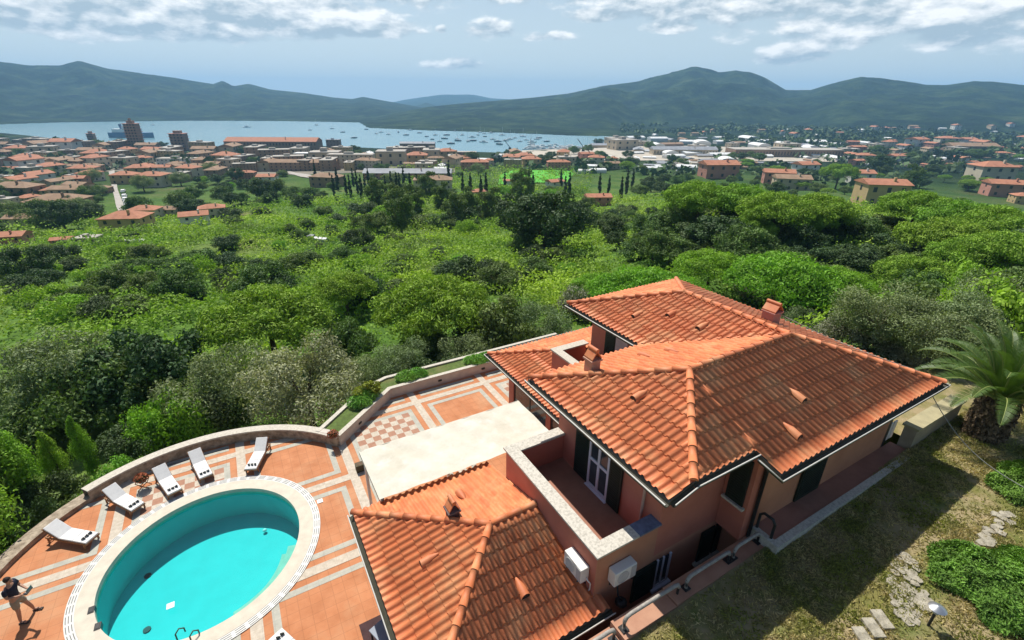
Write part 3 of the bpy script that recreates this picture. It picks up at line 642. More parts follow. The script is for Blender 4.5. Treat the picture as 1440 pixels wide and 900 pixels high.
# balcony
bal = empty('balcony', (0,0,0)); bal.parent = villa
walls('parapet', [(5.1, 5.32, 5.2, 9.06, 2.3, 3.93), (5.32, 6.84, 5.2, 5.42, 2.98, 3.93), (5.32, 6.84, 8.84, 9.06, 2.3, 3.93), (5.1, 5.32, 5.2, 5.6, 2.2, 2.4)], stucco, bal)
walls('parapet', [(5.1, 6.84, 5.19, 5.199, 2.0, 3.92)], stucco_o, bal)
b = MB(); b.prism([(5.04, 5.13), (5.38, 5.47), (5.38, 8.78), (5.04, 9.12)], 3.93, 3.98); b.prism([(5.042, 5.13), (6.2, 5.13), (6.2, 5.47), (5.382, 5.47)], 3.93, 3.98); b.prism([(5.382, 8.78), (6.84, 8.78), (6.84, 9.12), (5.042, 9.12)], 3.93, 3.98)
b.build('coping', granite, bal, hf=True)
tag(walls('coping', [(6.2, 6.86, 5.13, 5.47, 3.93, 3.98)], M('blue_slate', (.16, .19, .28), (.10, .12, .18), 6, .5), bal), 'blue-grey end piece of the coping')  # last stretch of coping coloured darker and bluer than the rest
walls('floor', [(5.32, 6.84, 5.42, 8.84, 2.98, 3.1)], M('balcony_tiles', (.36, .17, .11), (.30, .14, .09), 3, .7), bal)
def shutter(parent, plane, c, a0, a1, z0, z1, name='shutter', th=.045):
    b = MB(); s = 1
    if plane == 'u':
        b.box(c-th, c, a0, a1, z0, z1)
        nn = int((z1-z0-.2)/.07)
        for k in range(nn): b.box(c-th-.012, c-th+.004, a0+.06, a1-.06, z0+.1+k*.07, z0+.14+k*.07)
    else:
        b.box(a0, a1, c-th, c, z0, z1)
        nn = int((z1-z0-.2)/.07)
        for k in range(nn): b.box(a0+.06, a1-.06, c-th-.012, c-th+.004, z0+.1+k*.07, z0+.14+k*.07)
    return b.build(name, darkwood, parent, hf=True)
shutter(villa, 'u', 6.83, 7.68, 8.24, 3.14, 5.3); shutter(villa, 'u', 6.83, 6.42, 6.86, 3.14, 5.3)
b = MB()
for a0, a1, z0, z1 in ((6.88, 6.95, 3.12, 5.3), (7.61, 7.68, 3.12, 5.3), (7.24, 7.32, 3.12, 5.3), (6.95, 7.24, 3.12, 3.22), (7.32, 7.61, 3.12, 3.22), (6.95, 7.24, 3.98, 4.06), (7.32, 7.61, 3.98, 4.06)): b.box(6.80, 6.845, a0, a1, z0, z1)
b.box(6.74, 6.845, 6.86, 7.7, 3.101, 3.119)
fd = b.build('balcony_door', grayfr, villa, hf=True)
for a0, a1 in ((6.95, 7.24), (7.32, 7.61)):
    for z0, z1 in ((3.22, 3.98), (4.06, 5.3)): bb = MB(); bb.box(6.825, 6.838, a0, a1, z0, z1); bb.build('pane', glassm, fd, hf=True)
b = MB(); b.tube([(6.78, 5.68, 3.12), (6.78, 5.68, 5.0), (6.5, 5.6, 5.3), (6.2, 5.5, 5.42)], .04); b.build('downpipe', M('pipe_pink', (.52, .36, .30), (.46, .31, .26), 3, .5), villa, hf=True)
b = MB(); b.tube([(9.22, 4.46, 0.6), (9.22, 4.46, 5.2), (8.95, 4.35, 5.5)], .05); b.build('downpipe', darkm, villa, hf=True)
# near facade openings
shutter(villa, 'v', 5.19, 6.27, 6.96, 1.72, 2.72)
b = MB()
for x in ((6.97, 7.03, 1.78, 2.72), (7.38, 7.45, 1.78, 2.72), (7.17, 7.22, 1.84, 2.72), (7.03, 7.17, 1.78, 1.84), (7.22, 7.38, 1.78, 1.84)): b.box(x[0], x[1], 5.15, 5.19, x[2], x[3])
b.box(6.9, 7.52, 5.08, 5.19, 1.70, 1.775)
fw_ = b.build('window', grayfr, villa, hf=True); bb = MB(); bb.box(7.03, 7.38, 5.165, 5.18, 1.84, 2.7); bb.build('pane', glassm, fw_, hf=True)
shutter(villa, 'v', 5.19, 8.5, 8.98, 1.75, 2.75); shutter(villa, 'v', 5.19, 9.05, 9.25, 1.75, 2.75); walls('sill', [(8.4, 9.29, 5.08, 5.19, 1.68, 1.745)], granite)
shutter(villa, 'v', 4.49, 10.95, 12.0, 3.2, 5.25, 'door_shutter')
# notch window on the short wall facing the pool side
shutter(villa, 'u', 8.94, 4.62, 5.08, 3.9, 5.2); walls('sill', [(8.84, 8.94, 4.56, 5.14, 3.83, 3.89)], granite)
shutter(villa, 'v', 5.14, 4.1, 4.7, .6, 2.0)
# upper block openings over the little terrace
shutter(villa, 'u', 10.99, 11.5, 12.06, 3.2, 5.1, 'door_shutter')
b = MB(); b.box(10.95, 10.99, 10.9, 11.5, 3.2, 5.1); f = b.build('door_frame', M('lilac_panel', (.42, .36, .38), rough=.5), villa, hf=True)
t2 = empty('roof_terrace', (0,0,0)); t2.parent = villa
walls('parapet', [(9.52, 9.72, 10.2, 13.36, 2.5, 3.8), (9.72, 10.98, 13.16, 13.36, 2.9, 3.8)], stucco, t2)
b = MB(); b.prism([(9.46, 10.2), (9.8, 10.2), (9.8, 13.08), (9.46, 13.42)], 3.8, 3.86); b.prism([(9.802, 13.08), (11.05, 13.08), (11.05, 13.42), (9.462, 13.42)], 3.8, 3.86); b.build('coping', travertine, t2, hf=True)
walls('floor', [(9.72, 10.99, 9.2, 13.16, 2.9, 3.0)], terr, t2)
# porch at the far end
walls('porch_pier', [(15.35, 15.55, 4.52, 4.8, 2.5, 5.35)], darkwood); walls('porch_pier', [(15.3, 15.6, 9.0, 9.3, 2.5, 5.35)], stucco)
b = MB()
for k in range(2): b.box(15.62+k*.24, 15.80+k*.24, 4.55, 4.59, 3.25, 3.85)
b.build('gate_panel', white, villa, hf=True)  # white panels stand in for sunlit ground showing through the open porch
# walkway
walls('walkway', [(9.45, 15.9, 3.98, 4.5, 2.2, 3.16)], M('walkway_tiles', (.36, .17, .12), (.28, .13, .09), 2, .7)); walls('walkway_kerb', [(9.3, 15.95, 3.80, 3.975, 2.2, 3.19), (9.3, 9.445, 3.98, 4.48, 2.2, 3.19)], granite)
# chimneys
def chimney(u, v, z0, h, w_, mat, cap='gable'):
    c = MB(); c.box(u-w_, u+w_, v-w_, v+w_, z0-.15, z0+h); c.box(u-w_-.04, u+w_+.04, v-w_-.04, v+w_+.04, z0+h-.0, z0+h+.05)
    o = c.build('chimney', mat, villa, hf=True)
    k = MB(); zz = z0+h+.05
    for s in (-1, 1):
        k.add([(u+s*w_*1.05, v-w_*1.15, zz), (u+s*w_*1.05, v+w_*1.15, zz), (u, v+w_*1.15, zz+.24), (u, v-w_*1.15, zz+.24), (u+s*w_*1.05, v-w_*1.15, zz+.05), (u+s*w_*1.05, v+w_*1.15, zz+.05), (u, v+w_*1.15, zz+.29), (u, v-w_*1.15, zz+.29)],
              [(0,1,2,3), (4,5,6,7), (0,1,5,4), (1,2,6,5), (3,0,4,7)])
    k.tube([(u, v-w_*1.2, zz+.27), (u, v+w_*1.2, zz+.27)], .06)
    k.build('chimney_cap', tile, o, hf=True)
chimney(7.55, 8.72, 5.78, .42, .15, M('chimney_render', (.50, .30, .22), (.40, .23, .17), 5, .9))
chimney(14.35, 8.15, 6.0, .38, .2, M('chimney_pink', (.52, .27, .22), (.44, .22, .18), 5, .9)); chimney(3.22, 8.42, 3.05, .24, .13, M('chimney_grey', (.17, .13, .12), (.12, .09, .085), 5, .9))
# air conditioners
def aircon(u, v, z, face, label):
    a = empty('air_conditioner', W(u, v, z), YAW + (0 if face == 'v' else -PI/2), label, 'air conditioner', 'air conditioners on the balcony wall'); a.scale = (.8, .8, .8)
    b = MB(); b.box(-.38, .38, -.30, -.02, 0, .50); b.build('casing', plastic, a, bevel=.02)
    b = MB(); b.box(.18, .36, -.312, -.302, .05, .46); b.build('service_cover', M('cover_grey', (.5, .48, .46), rough=.5), a)
    b = MB(); P = [(-.1+.19*math.cos(k*PI/12), -.31, .25+.19*math.sin(k*PI/12)) for k in range(25)]; b.tube(P, .006, 5)
    for k in range(-4, 5): b.tube([(-.1-math.sqrt(max(0, .19**2-(k*.04)**2)), -.31, .25+k*.04), (-.1+math.sqrt(max(0, .19**2-(k*.04)**2)), -.31, .25+k*.04)], .004, 4)
    b.build('fan_grille', M('grille', (.6, .58, .54), rough=.5), a)
    for s in (-.25, .25): b = MB(); b.box(s-.02, s+.02, -.32, 0.01, -.04, -.005); b.box(s-.02, s+.02, -.015, 0.01, -.3, -.04); b.build('bracket', darkm, a)
    b = MB(); b.tube([(.39, -.12, .15), (.47, -.12, .12), (.5, -.05, .0), (.47, -.02, -.25), (.40, -.02, -.45)], .02, 6); b.build('pipe', plastic, a)
aircon(5.1, 5.68, 3.05, 'u', 'white air conditioner on the parapet side facing the low tiled roof')
aircon(5.74, 5.19, 3.05, 'v', 'white air conditioner beside the dark shutter, right of the parapet corner')
b = MB(); b.blob((5.75, 4.98, 2.35), (.14, .14, .09)); b.tube([(5.7, 5.1, 2.75), (5.65, 5.0, 2.6), (5.72, 4.95, 2.45)], .02); b.build('water_collector', darkm, villa, hf=True)
# patio awning
aw = empty('patio_awning', W(4.6, 11.2, 0), YAW, 'flat cream canvas awning over the terrace between the two tiled roofs', 'awning')
b = MB(); NX, NY = 60, 24; vs = []
for j in range(NY+1):
    for i in range(NX+1):
        u, v = 1.86+5.55*i/NX, 10.1+2.2*j/NY; edge = min(1, 4*min(i/NX, 1-i/NX), 4*min(j/NY, 1-j/NY))
        vs.append((u, v, 2.82 - .035*edge*abs(math.sin(u*2.83)) + .012*math.sin(u*7+v*5) + random.uniform(-.004, .004)))
fs = [(j*(NX+1)+i, j*(NX+1)+i+1, (j+1)*(NX+1)+i+1, (j+1)*(NX+1)+i) for j in range(NY) for i in range(NX)]
b.add(vs, fs, 0, True); b.box(1.84, 1.86, 10.1, 12.3, 2.70, 2.82); b.box(1.84, 7.41, 12.3, 12.32, 2.70, 2.82)
b.build('canvas', canvas, aw, hf=True)
for u, v in ((1.95, 12.2), (4.6, 12.2), (7.3, 12.2), (1.95, 10.3)): b = MB(); b.box(u-.04, u+.04, v-.04, v+.04, 0, 2.74); b.build('post', white, aw, hf=True)
for k in range(5): u = 1.95+k*1.34; b = MB(); b.box(u-.03, u+.03, 10.26, 12.28, 2.66, 2.73); b.build('rafter', white, aw, hf=True)

# ------------------------------------------------------------------ garden behind the villa
lawn_m = M('dry_lawn', (.20, .18, .055), (.36, .285, .16), 1.1, .95, .7, 45, c3=(.12, .155, .03), s3=.8, ramp=(.4, .6))
def lawn():
    us = np.concatenate([np.arange(-6, 24, .16), np.arange(24, 46, 1.)]); vs = np.concatenate([np.arange(-14, -2, .8), np.arange(-2, 3.99, .16), [4.06]])
    U, V = np.meshgrid(us, vs); Z = lawn_h(U, V) + (fbm(U*2.2, V*2.2, 3)-.5)*.10
    b = MB(); n, m = U.shape
    b.add(list(zip(U.ravel(), V.ravel(), Z.ravel())), [(i*m+j, i*m+j+1, (i+1)*m+j+1, (i+1)*m+j) for i in range(n-1) for j in range(m-1)], 0, True)
    us = np.arange(16.4, 46, .5); vs = np.array([4.06, 4.5, 5, 6, 7, 8, 9]); U, V = np.meshgrid(us, vs); Z = lawn_h(U, 4) + (fbm(U*2.2, V*2.2, 3)-.5)*.10*np.clip(V-4.06, 0, 1) - sm(V, 5.5, 9)*1.3; n, m = U.shape
    b.add(list(zip(U.ravel(), V.ravel(), Z.ravel())), [(i*m+j, i*m+j+1, (i+1)*m+j+1, (i+1)*m+j) for i in range(n-1) for j in range(m-1)], 0, True)
    b.quad((-6, 4.06, 1.0), (9.3, 4.06, 1.0), (9.3, 4.06, 2.9), (-6, 4.06, 2.4))
    tag(b.build('lawn', lawn_m, hf=True), 'dry patchy lawn on the uphill side of the villa', kind='structure')
lawn()
salmon = M('salmon_paving', (.46, .25, .16), (.38, .19, .12), 3, .8)
b = MB(); b.box(-6, 9.3, 4.32, 5.2, -.4, .9); b.box(-6, 3.5, 3.4, 5.2, -.5, .89); tag(b.build('sunken_passage', trench_m, hf=True), kind='structure')
b = MB()
for u0, u1, z in ((6.42, 9.3, 2.93), (4.98, 6.4, 2.89), (2.9, 4.96, 2.74)): b.box(u0, u1, 4.065, 4.5, .5, z)
tag(b.build('back_path', salmon, hf=True), kind='structure')
def rail(pts, label):
    o = empty('handrail', W(pts[0][0], pts[0][1], pts[0][2]), YAW, label, 'handrail', 'handrails along the back path')
    u0, v0, z0 = pts[0]; u1, _, z1 = pts[1]; h = pts[2]; r = .042
    P = [(u0, v0, z0+.01), (u0, v0, z0+h-.12), (u0+.04, v0, z0+h-.03), (u0+.14, v0, z0+h), (u1-.14, v0, z1+h), (u1-.04, v0, z1+h-.03), (u1, v0, z1+h-.12)]
    MB().tube(P, r, 10).build('rail', rust, o, hf=True)
    for u, z in ((u0, z0), (u1, z1)): MB().tube([(u, v0, z+.01), (u, v0, z+h-.08)], .03, 8).build('post', darkm, o, hf=True); MB().box(u-.08, u+.08, v0-.08, v0+.08, z, z+.02).build('base_plate', darkm, o, hf=True)
rail([(8.4, 4.25, 2.94), (9.28, 4.25, 2.94), .33], 'pale handrail nearest the walkway corner, under the dark downpipe')
rail([(6.85, 4.25, 2.94), (8.22, 4.25, 2.94), .33], 'pale handrail in front of the dark closed windows of the lower wall')
rail([(5.1, 4.25, 2.90), (6.6, 4.25, 2.90), .36], 'sunlit handrail over the salmon path by the white-framed window')
rail([(3.4, 4.25, 2.75), (4.85, 4.25, 2.75), .36], 'sunlit handrail lowest at the picture edge, over the path')
o = empty('handrail', W(9.4, 4.15, 3.17), YAW, 'dark hoop rail standing on the walkway corner', 'handrail', 'handrails along the back path')
MB().tube([(9.42, 4.05, 3.17), (9.42, 4.05, 3.6), (9.42, 4.12, 3.7), (9.42, 4.34, 3.7), (9.42, 4.42, 3.6), (9.42, 4.42, 3.17)], .035).build('rail', darkm, o, hf=True)
lw2 = empty('garden_wall', W(17.5, 4.2, 3.2), YAW, 'low yellowish rendered wall running from the porch towards the palm', 'wall')
MB().box(15.95, 19.0, 4.02, 4.34, 2.3, 3.85).build('wall', M('wall_dun', (.42, .35, .25), (.33, .27, .19), 3, .9), lw2, hf=True)
MB().box(15.9, 19.05, 3.97, 4.39, 3.85, 3.92).build('coping', M('wall_cap', (.42, .37, .22), (.34, .30, .18), 4, .9), lw2, hf=True)
def rock(name, P, h, label, cat, mat=rockm):
    """irregular flat stonework: outline P with a jagged top"""
    b = MB(); us = [p[0] for p in P]; vs = [p[1] for p in P]
    def inside(x, y):
        c = False; j = len(P)-1
        for i in range(len(P)):
            if (P[i][1] > y) != (P[j][1] > y) and x < (P[j][0]-P[i][0])*(y-P[i][1])/(P[j][1]-P[i][1])+P[i][0]: c = not c
            j = i
        return c
    R3_ = random.Random(3); x = min(us)
    while x < max(us):
        y = min(vs)
        while y < max(vs):
            a, c = x+R3_.uniform(-.05, .05), y+R3_.uniform(-.05, .05)
            if inside(a, c):
                s = R3_.uniform(.08, .15); z = float(lawn_h(a, c)); n_ = R3_.choice((5, 6, 7)); f0 = R3_.random()*6
                h_ = h*.5
                pp = [(a+s*R3_.uniform(.75, 1.1)*math.cos(f0+2*PI*k/n_), c+s*R3_.uniform(.75, 1.1)*math.sin(f0+2*PI*k/n_)) for k in range(n_)]
                b.prism(pp, z-.1, [z+h_*R3_.uniform(.7, 1.2) for _ in pp])
            y += .17
        x += .17
    o = b.build(name, mat, None, hf=True); tag(o, label, cat); return o
def LZ(px, py, dz=0):
    z = 3.0
    for _ in range(6): u, v = pz(px, py, z); z = float(lawn_h(u, v))+dz
    return u, v
rock('stone_path', [LZ(*p) for p in ((1258, 782), (1282, 775), (1300, 830), (1318, 862), (1290, 880), (1252, 868), (1252, 820))], .07, 'crazy-paved pale stone patch on the dry lawn', 'path')
rock('stone_edging', [LZ(*p) for p in ((1356, 770), (1404, 716), (1432, 722), (1418, 742), (1378, 775))], .12, 'short row of pale edging stones between the two green clumps', 'edging')
for k, (p, lb) in enumerate((((1240, 872), 'pale stone step with an orange stain, topmost of the garden steps'), ((1228, 884), 'pale stone step in the middle of the garden steps'), ((1214, 897), 'pale stone step lowest of the garden steps'))):
    u, v = LZ(*p); z = float(lawn_h(u, v))
    b = MB(); b.box(-.12, .12, -.2, .2, -.1, .05); o = b.build('stone_step', rockm, bevel=.015); o.location = W(u, v, z); o.rotation_euler = (0, 0, YAW-.5); tag(o, lb, 'step', 'pale steps in the lawn')
u, v = LZ(1305, 880); gl_ = empty('garden_lamp', W(u, v, float(lawn_h(u, v))), 0, 'small dark garden lamp with a silver domed cap beside the stone path', 'lamp')
b = MB(); b.tube([(0, 0, 0), (0, 0, .42)], .025); b.build('post', darkm, gl_); b = MB(); b.tube([(0, 0, .40), (0, 0, .52)], [.06, .075]); b.build('lens', M('frost', (.5, .5, .48), rough=.3), gl_); b = MB(); b.tube([(0, 0, .52), (0, 0, .56), (0, 0, .59)], [.15, .10, .02], 14); b.build('cap', M('silver', (.6, .6, .6), metal=.8, rough=.3), gl_)
# cable from the chimney over the eave to the garden
c0 = Vector(W(14.3, 8.1, 6.45)); c1 = Vector(W(15.6, 4.4, 5.75)); c2 = Vector(W(*LZ(1440, 702), 3.6))
P = []
for k in range(9): t_ = k/8; P.append(tuple(c0.lerp(c1, t_)+Vector((0, 0, -.12*math.sin(PI*t_)))))
for k in range(1, 17): t_ = k/16; P.append(tuple(c1.lerp(c2, t_)+Vector((0, 0, -.5*math.sin(PI*t_)))))
tag(MB().tube(P, .012, 5).build('overhead_cable', M('cable', (.35, .34, .30), rough=.7)), 'thin grey cable from the pink chimney down across the lawn', 'cable')

# ------------------------------------------------------------------ terrace furniture
towel_m = M('black_towel', (.02, .022, .022), (.045, .05, .045), 40, .9, ramp=(.5, .55))
def make_lounger():
    o = empty('sun_lounger')
    b = MB(); b.box(-.95, 1.0, -.31, -.27, .22, .29); b.box(-.95, 1.0, .27, .31, .22, .29); b.box(.96, 1.0, -.27, .27, .22, .28); b.box(-.95, -.91, -.27, .27, .22, .28)
    for k in range(14): b.box(-.25+k*.088, -.20+k*.088, -.27, .27, .255, .275)
    b.build('frame', wood, o, bevel=.005)
    for x, y in ((-.85, -.29), (-.85, .29), (.86, -.29), (.86, .29)): MB().box(x-.03, x+.03, y-.025, y+.025, 0, .22).build('leg', wood, o)
    MB().tube([(-.98, -.24, .10), (-.98, .24, .10)], .03).build('axle', wood, o)
    m = MB(); m.box(-.27, .36, -.29, .29, .285, .36); m.box(.365, 1.0, -.29, .29, .285, .36); m.build('seat_cushion', cushion, o, bevel=.022)
    a = math.radians(36); ca, sa = math.cos(a), math.sin(a)
    def bk(x0, x1, y0, y1, t0, t1):
        vs = []
        for t_ in (t0, t1):
            for x, y in ((x0, y0), (x1, y0), (x1, y1), (x0, y1)): vs.append((-.28-x*ca-t_*sa*-1*-1*0 - t_*sa*-1, y, .285+x*sa+t_*ca))
        return vs, [(0,3,2,1),(4,5,6,7),(0,1,5,4),(1,2,6,5),(2,3,7,6),(3,0,4,7)]
    m = MB(); m.add(*bk(0, .74, -.29, .29, .0, .07)); m.build('back_cushion', cushion, o, bevel=.02)
    m = MB(); m.add(*bk(0, .76, -.31, -.27, -.05, -.005)); m.add(*bk(0, .76, .27, .31, -.05, -.005)); m.add(*bk(.70, .75, -.27, .27, -.05, -.005)); m.build('back_frame', wood, o)
    MB().tube([(-.62, .25, .50), (-.78, .25, .25)], .014).build('prop', wood, o); MB().tube([(-.62, -.25, .50), (-.78, -.25, .25)], .014).build('prop', wood, o)
    return o
def make_towel():
    b = MB()
    for y in (-.15, 0, .15):
        b.tube([(-.06, y-.05, .035), (-.02, y, .045), (.03, y+.05, .035)], [.028, .036, .028], 8); b.blob((-.04, y+.03, .05), (.03, .04, .035), 8, 5, jit=.4)
    return b.build('rolled_towel', towel_m)
lp = None; tp = None; LS = .76
LG = [((219, 651), (246, 692), 'white sun lounger third from the left, just right of the flower pot', 1.0), ((271, 630), (290, 670), 'white sun lounger fourth from the left, pointing at the checkered tiles', 1.), ((149, 684), (194, 713), 'white sun lounger second from the left, left of the flower pot', 1.), ((60, 737), (130, 757), 'leftmost white sun lounger, alone on the orange tiles', 1.), ((372, 612), (352, 660), 'white sun lounger with a side arm showing, nearest the planter', 1.), ((432, 935), (386, 893), 'white sun lounger cut by the picture bottom, on the near side of the pool', 1.)]
for i, (h, f_, lb, q) in enumerate(LG):
    hu = pz(*h, .5 if i < 5 else .3); fu = pz(*f_, .25)
    hx, hy, _ = W(*hu); fx, fy, _ = W(*fu); d = Vector((fx-hx, fy-hy)).normalized(); rz = math.atan2(d.y, d.x)
    loc = (fx-d.x*1.0*LS, fy-d.y*1.0*LS, .009)
    if lp is None: lp = make_lounger(); tp = make_towel(); o, t_ = lp, tp; lp.location = loc; lp.rotation_euler = (0, 0, rz)
    else: o = copy_tree(lp, loc, rz); t_ = tp.copy(); COL.objects.link(t_)
    o.scale = (LS, LS*.95, LS); t_.scale = (LS, LS*.95, LS)
    tag(o, lb, 'sun lounger', 'white sun loungers round the pool')
    t_.location = (fx-d.x*.22*LS, fy-d.y*.22*LS, .368*LS+.009); t_.rotation_euler = (0, 0, rz)
    tag(t_, 'black rolled towels on the foot of the ' + lb.replace('white sun lounger', 'lounger').replace('leftmost lounger', 'leftmost lounger').split(',')[0], 'towel', 'black towels on the loungers')
# flower pots
leafg = M('leaf_pot', (.05, .10, .02), (.03, .06, .015), 20, .7); flower = M('flower_red', (.45, .09, .03), (.30, .12, .05), 25, .7); potm = M('pot', (.20, .20, .18), (.14, .14, .13), 8, .8)
def leaves(name, C_, Nn, size, mat, parent=None, aspect=.5, tint=None, jitter=.6, loc=None, mats=None):
    """many small leaf quads around the points C_ facing roughly Nn"""
    n = len(C_); C_ = np.asarray(C_, float); Nn = np.asarray(Nn, float) + RNG.normal(0, jitter, (n, 3)); Nn /= np.linalg.norm(Nn, axis=1)[:, None]+1e-9
    a = np.cross(Nn, RNG.normal(0, 1, (n, 3))); a /= np.linalg.norm(a, axis=1)[:, None]+1e-9; b_ = np.cross(Nn, a)
    s = (np.asarray(size)*RNG.uniform(.6, 1.35, n))[:, None]/2; a *= s; b_ *= s*aspect
    bend = Nn*s*.25
    Vv = np.stack([C_-a-bend, C_+b_, C_+a-bend, C_-b_], 1).reshape(-1, 3)
    me = bpy.data.meshes.new(name); me.vertices.add(4*n); me.vertices.foreach_set('co', Vv.ravel())
    me.loops.add(4*n); me.loops.foreach_set('vertex_index', np.arange(4*n, dtype=np.int32)); me.polygons.add(n); me.polygons.foreach_set('loop_start', np.arange(0, 4*n, 4, dtype=np.int32))
    at_ = me.attributes.new('tint', 'FLOAT', 'FACE'); at_.data.foreach_set('value', (RNG.random(n) if tint is None else np.asarray(tint)).astype(np.float32))
    me.materials.append(mat); me.update(); me.validate()
    o = bpy.data.objects.new(name, me); COL.objects.link(o)
    if parent: o.parent = parent
    if loc: o.location = loc
    return o
def sph(n): 
    d = RNG.normal(0, 1, (n, 3)); return d/np.linalg.norm(d, axis=1)[:, None]
def pot(u, v, z, label, stand):
    o = empty('flower_pot', W(u, v, z), .4, label, 'flower pot'); o.scale = (.8, .8, .8)
    h = .34 if stand else 0
    MB().tube([(0, 0, h), (0, 0, h+.14), (0, 0, h+.15)], [.14, .2, .2], 14).build('pot', potm, o)
    if stand:
        b = MB()
        for s in (-.16, .16): b.tube([(-.22, s, 0), (.22, s, .4)], .018, 6); b.tube([(.22, s, 0), (-.22, s, .4)], .018, 6)
        b.tube([(-.22, -.16, .4), (-.22, .16, .4)], .018, 6); b.tube([(.22, -.16, .4), (.22, .16, .4)], .018, 6); b.build('stand', wood, o)
    d = sph(500); d[:, 2] = abs(d[:, 2]); C_ = d*RNG.uniform(.4, 1, (500, 1))*[.26, .26, .26]+[0, 0, h+.12]
    leaves('foliage', C_, d, .07, leafg, o); d = sph(260); d[:, 2] = abs(d[:, 2]); leaves('flowers', d*[.27, .27, .28]+[0, 0, h+.14], d, .06, flower, o, .9)
u, v = pz(204, 686, 0); pot(u, v, .01, 'round pot of red flowers on a crossed wooden stand between two loungers', True)
u, v = 1.62, 16.62; pot(u, v, .47, 'trailing red flowering plant on the wall corner at the planter end', False)
u, v = pz(508, 661, 0); b = MB(); b.box(-.28, .28, -.12, .12, 0, .3); b.box(-.24, .24, -.08, .08, .30, .305, 1); o = b.build('trough', [M('dark_trough', (.10, .09, .05), rough=.8), soil], bevel=.01); o.location = W(u+.1, v, .01); o.rotation_euler = (0, 0, YAW); tag(o, 'dark rectangular trough under the cream awning corner', 'trough')
for p, lb in (((240, 852), 'small white drain cover on the tiles left of the pool'), ((450, 705), 'small white drain cover on the tiles right of the pool')):
    u, v = pz(*p, 0); b = MB(); b.box(-.09, .09, -.09, .09, 0, .012); b.box(-.06, .06, -.06, .06, .013, .016, 1); o = b.build('drain_cover', [white, plastic]); o.location = W(u, v, .008); o.rotation_euler = (0, 0, YAW); tag(o, lb, 'drain cover')
u, v = pz(541, 884, .5); o = empty('side_table', W(u, v, 0.01), YAW+.35, 'small blue-grey table by the pool wing wall', 'table')
MB().box(-.28, .28, -.28, .28, .42, .47).build('tabletop', M('bluegrey', (.20, .24, .30), rough=.5), o, bevel=.01)
for x in (-.24, .24):
    for y in (-.24, .24): MB().box(x-.02, x+.02, y-.02, y+.02, 0, .42).build('leg', darkm, o)
u, v = pz(530, 890, 0); b = MB(); b.box(-.55, .5, -.9, .42, 0, .015); o = b.build('dark_mat', M('mat_brown', (.07, .035, .035), (.05, .025, .025), 5, .9)); o.location = W(u+.2, v, .01); o.rotation_euler = (0, 0, YAW); tag(o, 'dark brown flat patch on the tiles under the small blue-grey table', 'mat')  # thin dark brown sheet lying on the tiles

